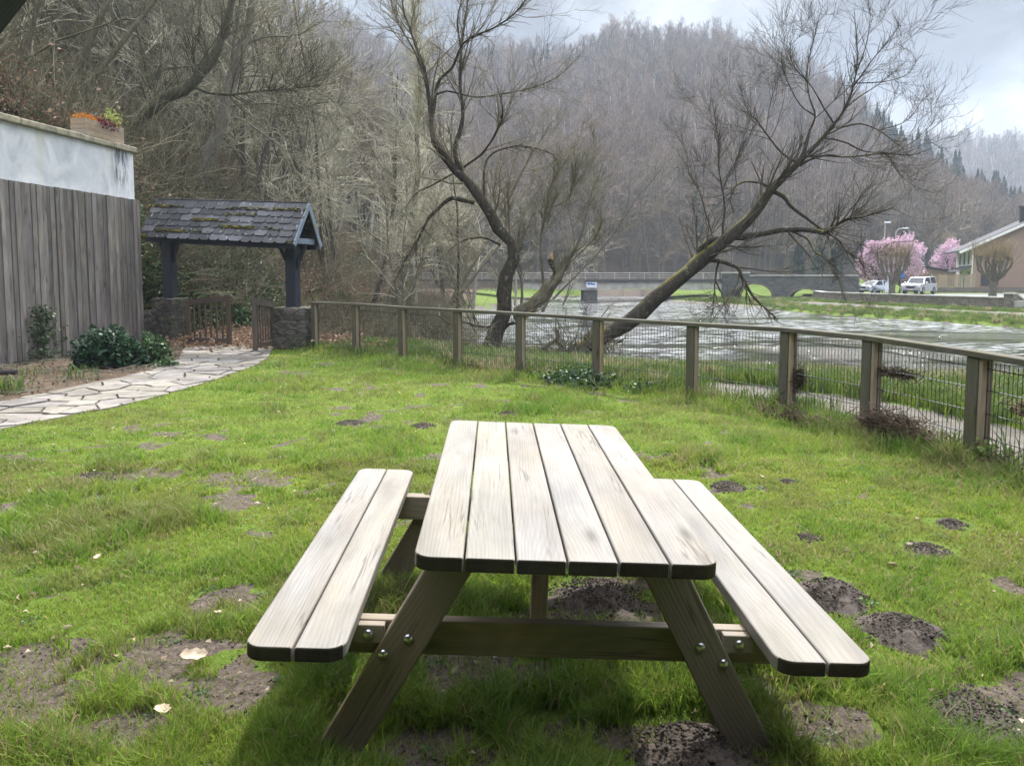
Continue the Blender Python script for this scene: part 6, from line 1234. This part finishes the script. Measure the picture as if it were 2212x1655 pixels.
def blades(n, y0, y1, pw, seed, hs=1., ws=1., wide=False):
    rg = np.random.default_rng(seed); e = 2-pw; Y = (y0**e+rg.random(n)*(y1**e-y0**e))**(1/e); x = rg.uniform(-.72, .72, n)*(Y+.6)
    if wide: x = rg.uniform(-7, 4.2, n)
    fd, fs = dline(x, Y, fence_pts); keep = (fs < 0) & ~inpoly(x, Y, path_poly) & ~inpoly(x, Y, bed_poly) & (x > -10.5) & (Y < 17.6+x*.1)
    edge = dline(x, Y, pathR)[0]; sm = soilmask(x, Y)
    for c, r in mole: sm = np.maximum(sm, ss(1.25-np.hypot(x-c[0], (Y-c[1]))/r, 0, .3))
    keep &= rg.random(n) > sm*.88
    x, Y, fd, edge, sm = x[keep], Y[keep], fd[keep], edge[keep], sm[keep]; n = len(x)
    cl = fbm(x, Y, 1.1, 21, 3); c2 = fbm(x, Y, 4.5, 31, 2); lush = np.clip(ss(-fd, -.75, -.05)*.9+ss(cl, .56, .72)*.55, 0, 1.3)
    und = ss(1.35-np.hypot((x-.15)/1.0, (Y-2.9)/1.05), 0, .5); lush = np.maximum(lush, und*.62*ss(c2, .25, .6))
    tuft = ss(c2, .5, .72); h = (.014+.018*rg.random(n)+.042*tuft*rg.random(n)+.15*lush*rg.uniform(.35, 1, n))*hs*(1-.5*sm)
    w_ = rg.uniform(.0013, .0026, n)*(1+np.maximum(Y-2.5, 0)*.22)*ws; az = rg.random(n)*6.283+cl*3; lean = h*rg.uniform(.15, 1.15, n); tw = rg.random(n)*6.283
    dx, dy = np.cos(az), np.sin(az); sx, sy = np.cos(tw)*w_, np.sin(tw)*w_; z = (groundz_lawn(x, Y))-.004
    v = [np.stack([x-sx, Y-sy, z], 1), np.stack([x+sx, Y+sy, z], 1), np.stack([x+sx*.8+dx*lean*.35, Y+sy*.8+dy*lean*.35, z+h*.62], 1), np.stack([x-sx*.8+dx*lean*.35, Y-sy*.8+dy*lean*.35, z+h*.62], 1), np.stack([x+dx*lean, Y+dy*lean, z+h], 1)]
    V = np.stack(v, 1).reshape(-1, 3); i = np.arange(n)[:, None]*5
    t = np.clip(.55*fbm(x, Y, .8, 41, 3)+.45*rg.random(n)+.25*lush+.28*tuft-.16, 0, 1)[:, None]; yel = np.array([.30, .32, .06]); mid = np.array([.19, .29, .040]); dk = np.array([.10, .19, .026])
    dull = ss(fbm(x, Y, 2.3, 61, 3), .5, .68)[:, None]
    c = np.where(t < .5, yel*(1-2*t)+mid*2*t, mid*(2-2*t)+dk*(2*t-1)); c = c*(1-.5*dull)+np.array([.19, .185, .06])*.5*dull; dry = rg.random(n) < (.09+.16*ss(fbm(x, Y, 1.6, 51), .5, .7)); c[dry] = np.array([.36, .29, .15])*rg.uniform(.6, 1.1, (dry.sum(), 1)); c *= rg.uniform(.75, 1.2, (n, 1))
    return V, [i+np.array([[0, 1, 2, 3]]), i+np.array([[3, 2, 4]])], np.repeat(c, 5, 0)
def groundz_lawn(x, y): return (fbm(x, y, .6, 1)-.5)*.06+(fbm(x, y, 3, 3)-.5)*.03
V1, f1_, c1_ = blades(560000, 1.7, 18.5, 1.75, 5)
V2, f2_, c2_ = blades(150000, .6, 6.5, .6, 6, 1.1, 1.7, True); f1_ = [np.concatenate([a_, b_+len(V1)]) for a_, b_ in zip(f1_, f2_)]; V1 = np.concatenate([V1, V2]); c1_ = np.concatenate([c1_, c2_])
tag(link('grass', npmesh('grass', V1, f1_, c1_), None, [M['grass']]), 'bright green short grass with longer tufts near the fence and table', 'grass', kind='stuff')
# broad leaved rosettes and clover in the lawn
n = 260; Y = rg.uniform(1.9, 8, n); x = rg.uniform(-.7, .7, n)*Y; fd, fs = dline(x, Y, fence_pts); m = (fs < 0) & ~inpoly(x, Y, path_poly) & ~inpoly(x, Y, bed_poly); P = np.stack([x, Y, groundz_lawn(x, Y)+.006], 1)[m]
ros = leafclump('rosette', 8, 30, .022, .017, (.05, .10, .03), (.12, .18, .06), M['grass'], .18, .75); scatter('lawn_weeds', P, rots(len(P), .1), rg.uniform(.5, 1.3, len(P)), np.zeros(len(P)), [ros], 'small pale clover and rosette weeds in the lawn', 'weeds')
n = 1500; Y = 1.9+15*rg.random(n)**1.1; x = rg.uniform(-.72, .72, n)*Y; fd, fs = dline(x, Y, fence_pts); m = (fs < 0) & ~inpoly(x, Y, bed_poly) & (rg.random(n) < np.where(x < 0, .9, .3)) & ~(inpoly(x, Y, path_poly) & (rg.random(n) < .85)); x, Y = x[m], Y[m]; P = np.stack([x, Y, groundz_lawn(x, Y)+rg.uniform(.012, .035, len(x))], 1)
b_lv = rg.random(len(P)) ; tag(leafmesh('fallen_leaves', P, np.where(b_lv > .95, .06, rg.uniform(.016, .042, len(P))), rg, colr(len(P), (.10, .065, .04), (.50, .40, .29), rg), M['deadleaf'], None, flat=.72, aspect=.7, bend=.35), 'small brown and pale dead leaves scattered on the lawn', 'leaves', kind='stuff')
for j, (px_, py_, s_, lb) in enumerate([(415, 1432, .055, 'large curled pale dead leaf on the bare earth at lower left'), (350, 1555, .04, 'pale dead leaf at the bottom left below the bare earth'), (65, 1073, .04, 'pale dead leaf far left on the lawn'), (1265, 1293, .035, 'pale dead leaf on the earth mound under the table'), (470, 1340, .03, 'pale dead leaf left of the bench end'), (215, 1215, .032, 'pale dead leaf lying in the grass at left')]):
    c = gnd(px_, py_); r2 = np.random.default_rng(j+900); N_ = 9; uu, vv = np.meshgrid(np.linspace(-1, 1, N_), np.linspace(-1, 1, N_)); wd = np.sqrt(np.clip(1-uu**2, 0, 1))*(.62+.12*np.sin(uu*9)); Xl = uu*s_; Yl = vv*wd*s_; Zl = .035+(.35*vv**2*wd+.15*uu**2)*s_+r2.normal(size=uu.shape)*s_*.04
    i = np.arange(N_-1)[:, None]*N_+np.arange(N_-1)[None]; V = np.stack([Xl, Yl, Zl], -1).reshape(-1, 3); me = npmesh('dead_leaf', V, [np.stack([i, i+1, i+1+N_, i+N_], -1).reshape(-1, 4)], colr(len(V), (.42, .32, .23), (.55, .45, .34), r2), smooth=True)
    o = link('dead_leaf', me, None, [M['deadleaf']]); o.location = c; o.rotation_euler = (r2.normal()*.15, r2.normal()*.15, r2.random()*6); tag(o, lb, 'dead leaf', 'large dead leaves on the lawn')
n = 26000; Y = 1.9+9*rg.random(n)**1.3; x = rg.uniform(-.7, .7, n)*Y; sm = soilmask(x, Y); fd, fs = dline(x, Y, fence_pts); m = (sm > .35) & (fs < 0) & ~inpoly(x, Y, path_poly) & ~inpoly(x, Y, bed_poly) & (fbm(x, Y, 5, 77) > .42); x, Y = x[m], Y[m]; n = len(x)
s_ = rg.uniform(.002, .006, n)*rg.uniform(.5, 1.3, n)**2; cen = np.stack([x, Y, groundz_lawn(x, Y)+s_*.3], 1); V = (cen[:, None]+O[None]*s_[:, None, None]*rg.uniform(.6, 1.3, (n, 6, 1))).reshape(-1, 3)
tag(link('soil_crumbs', npmesh('soil_crumbs', V, [(np.arange(n)[:, None, None]*6+T_[None]).reshape(-1, 3)]), None, [M['soil']]), 'loose dark soil crumbs on the bare patches of the lawn', 'soil', kind='stuff')
# ------------------------------------------------------------------ haze
hb = MB(); hb.box((-480, -58, -4), (700, 830, 210)); hm = bpy.data.materials.new('haze'); hm.use_nodes = True; t = hm.node_tree; t.nodes.clear()
pv = nd(t, 'ShaderNodeVolumePrincipled'); pv.inputs['Color'].default_value = (.72, .84, 1, 1); pv.inputs['Density'].default_value = .0006; pv.inputs['Anisotropy'].default_value = .1
oo = t.nodes.new('ShaderNodeOutputMaterial'); t.links.new(pv.outputs[0], oo.inputs['Volume'])
hz = hb.build('haze', hm); hz['kind'] = 'stuff'; hz['label'] = 'thin pale blue haze filling the valley air'; hz['category'] = 'haze'
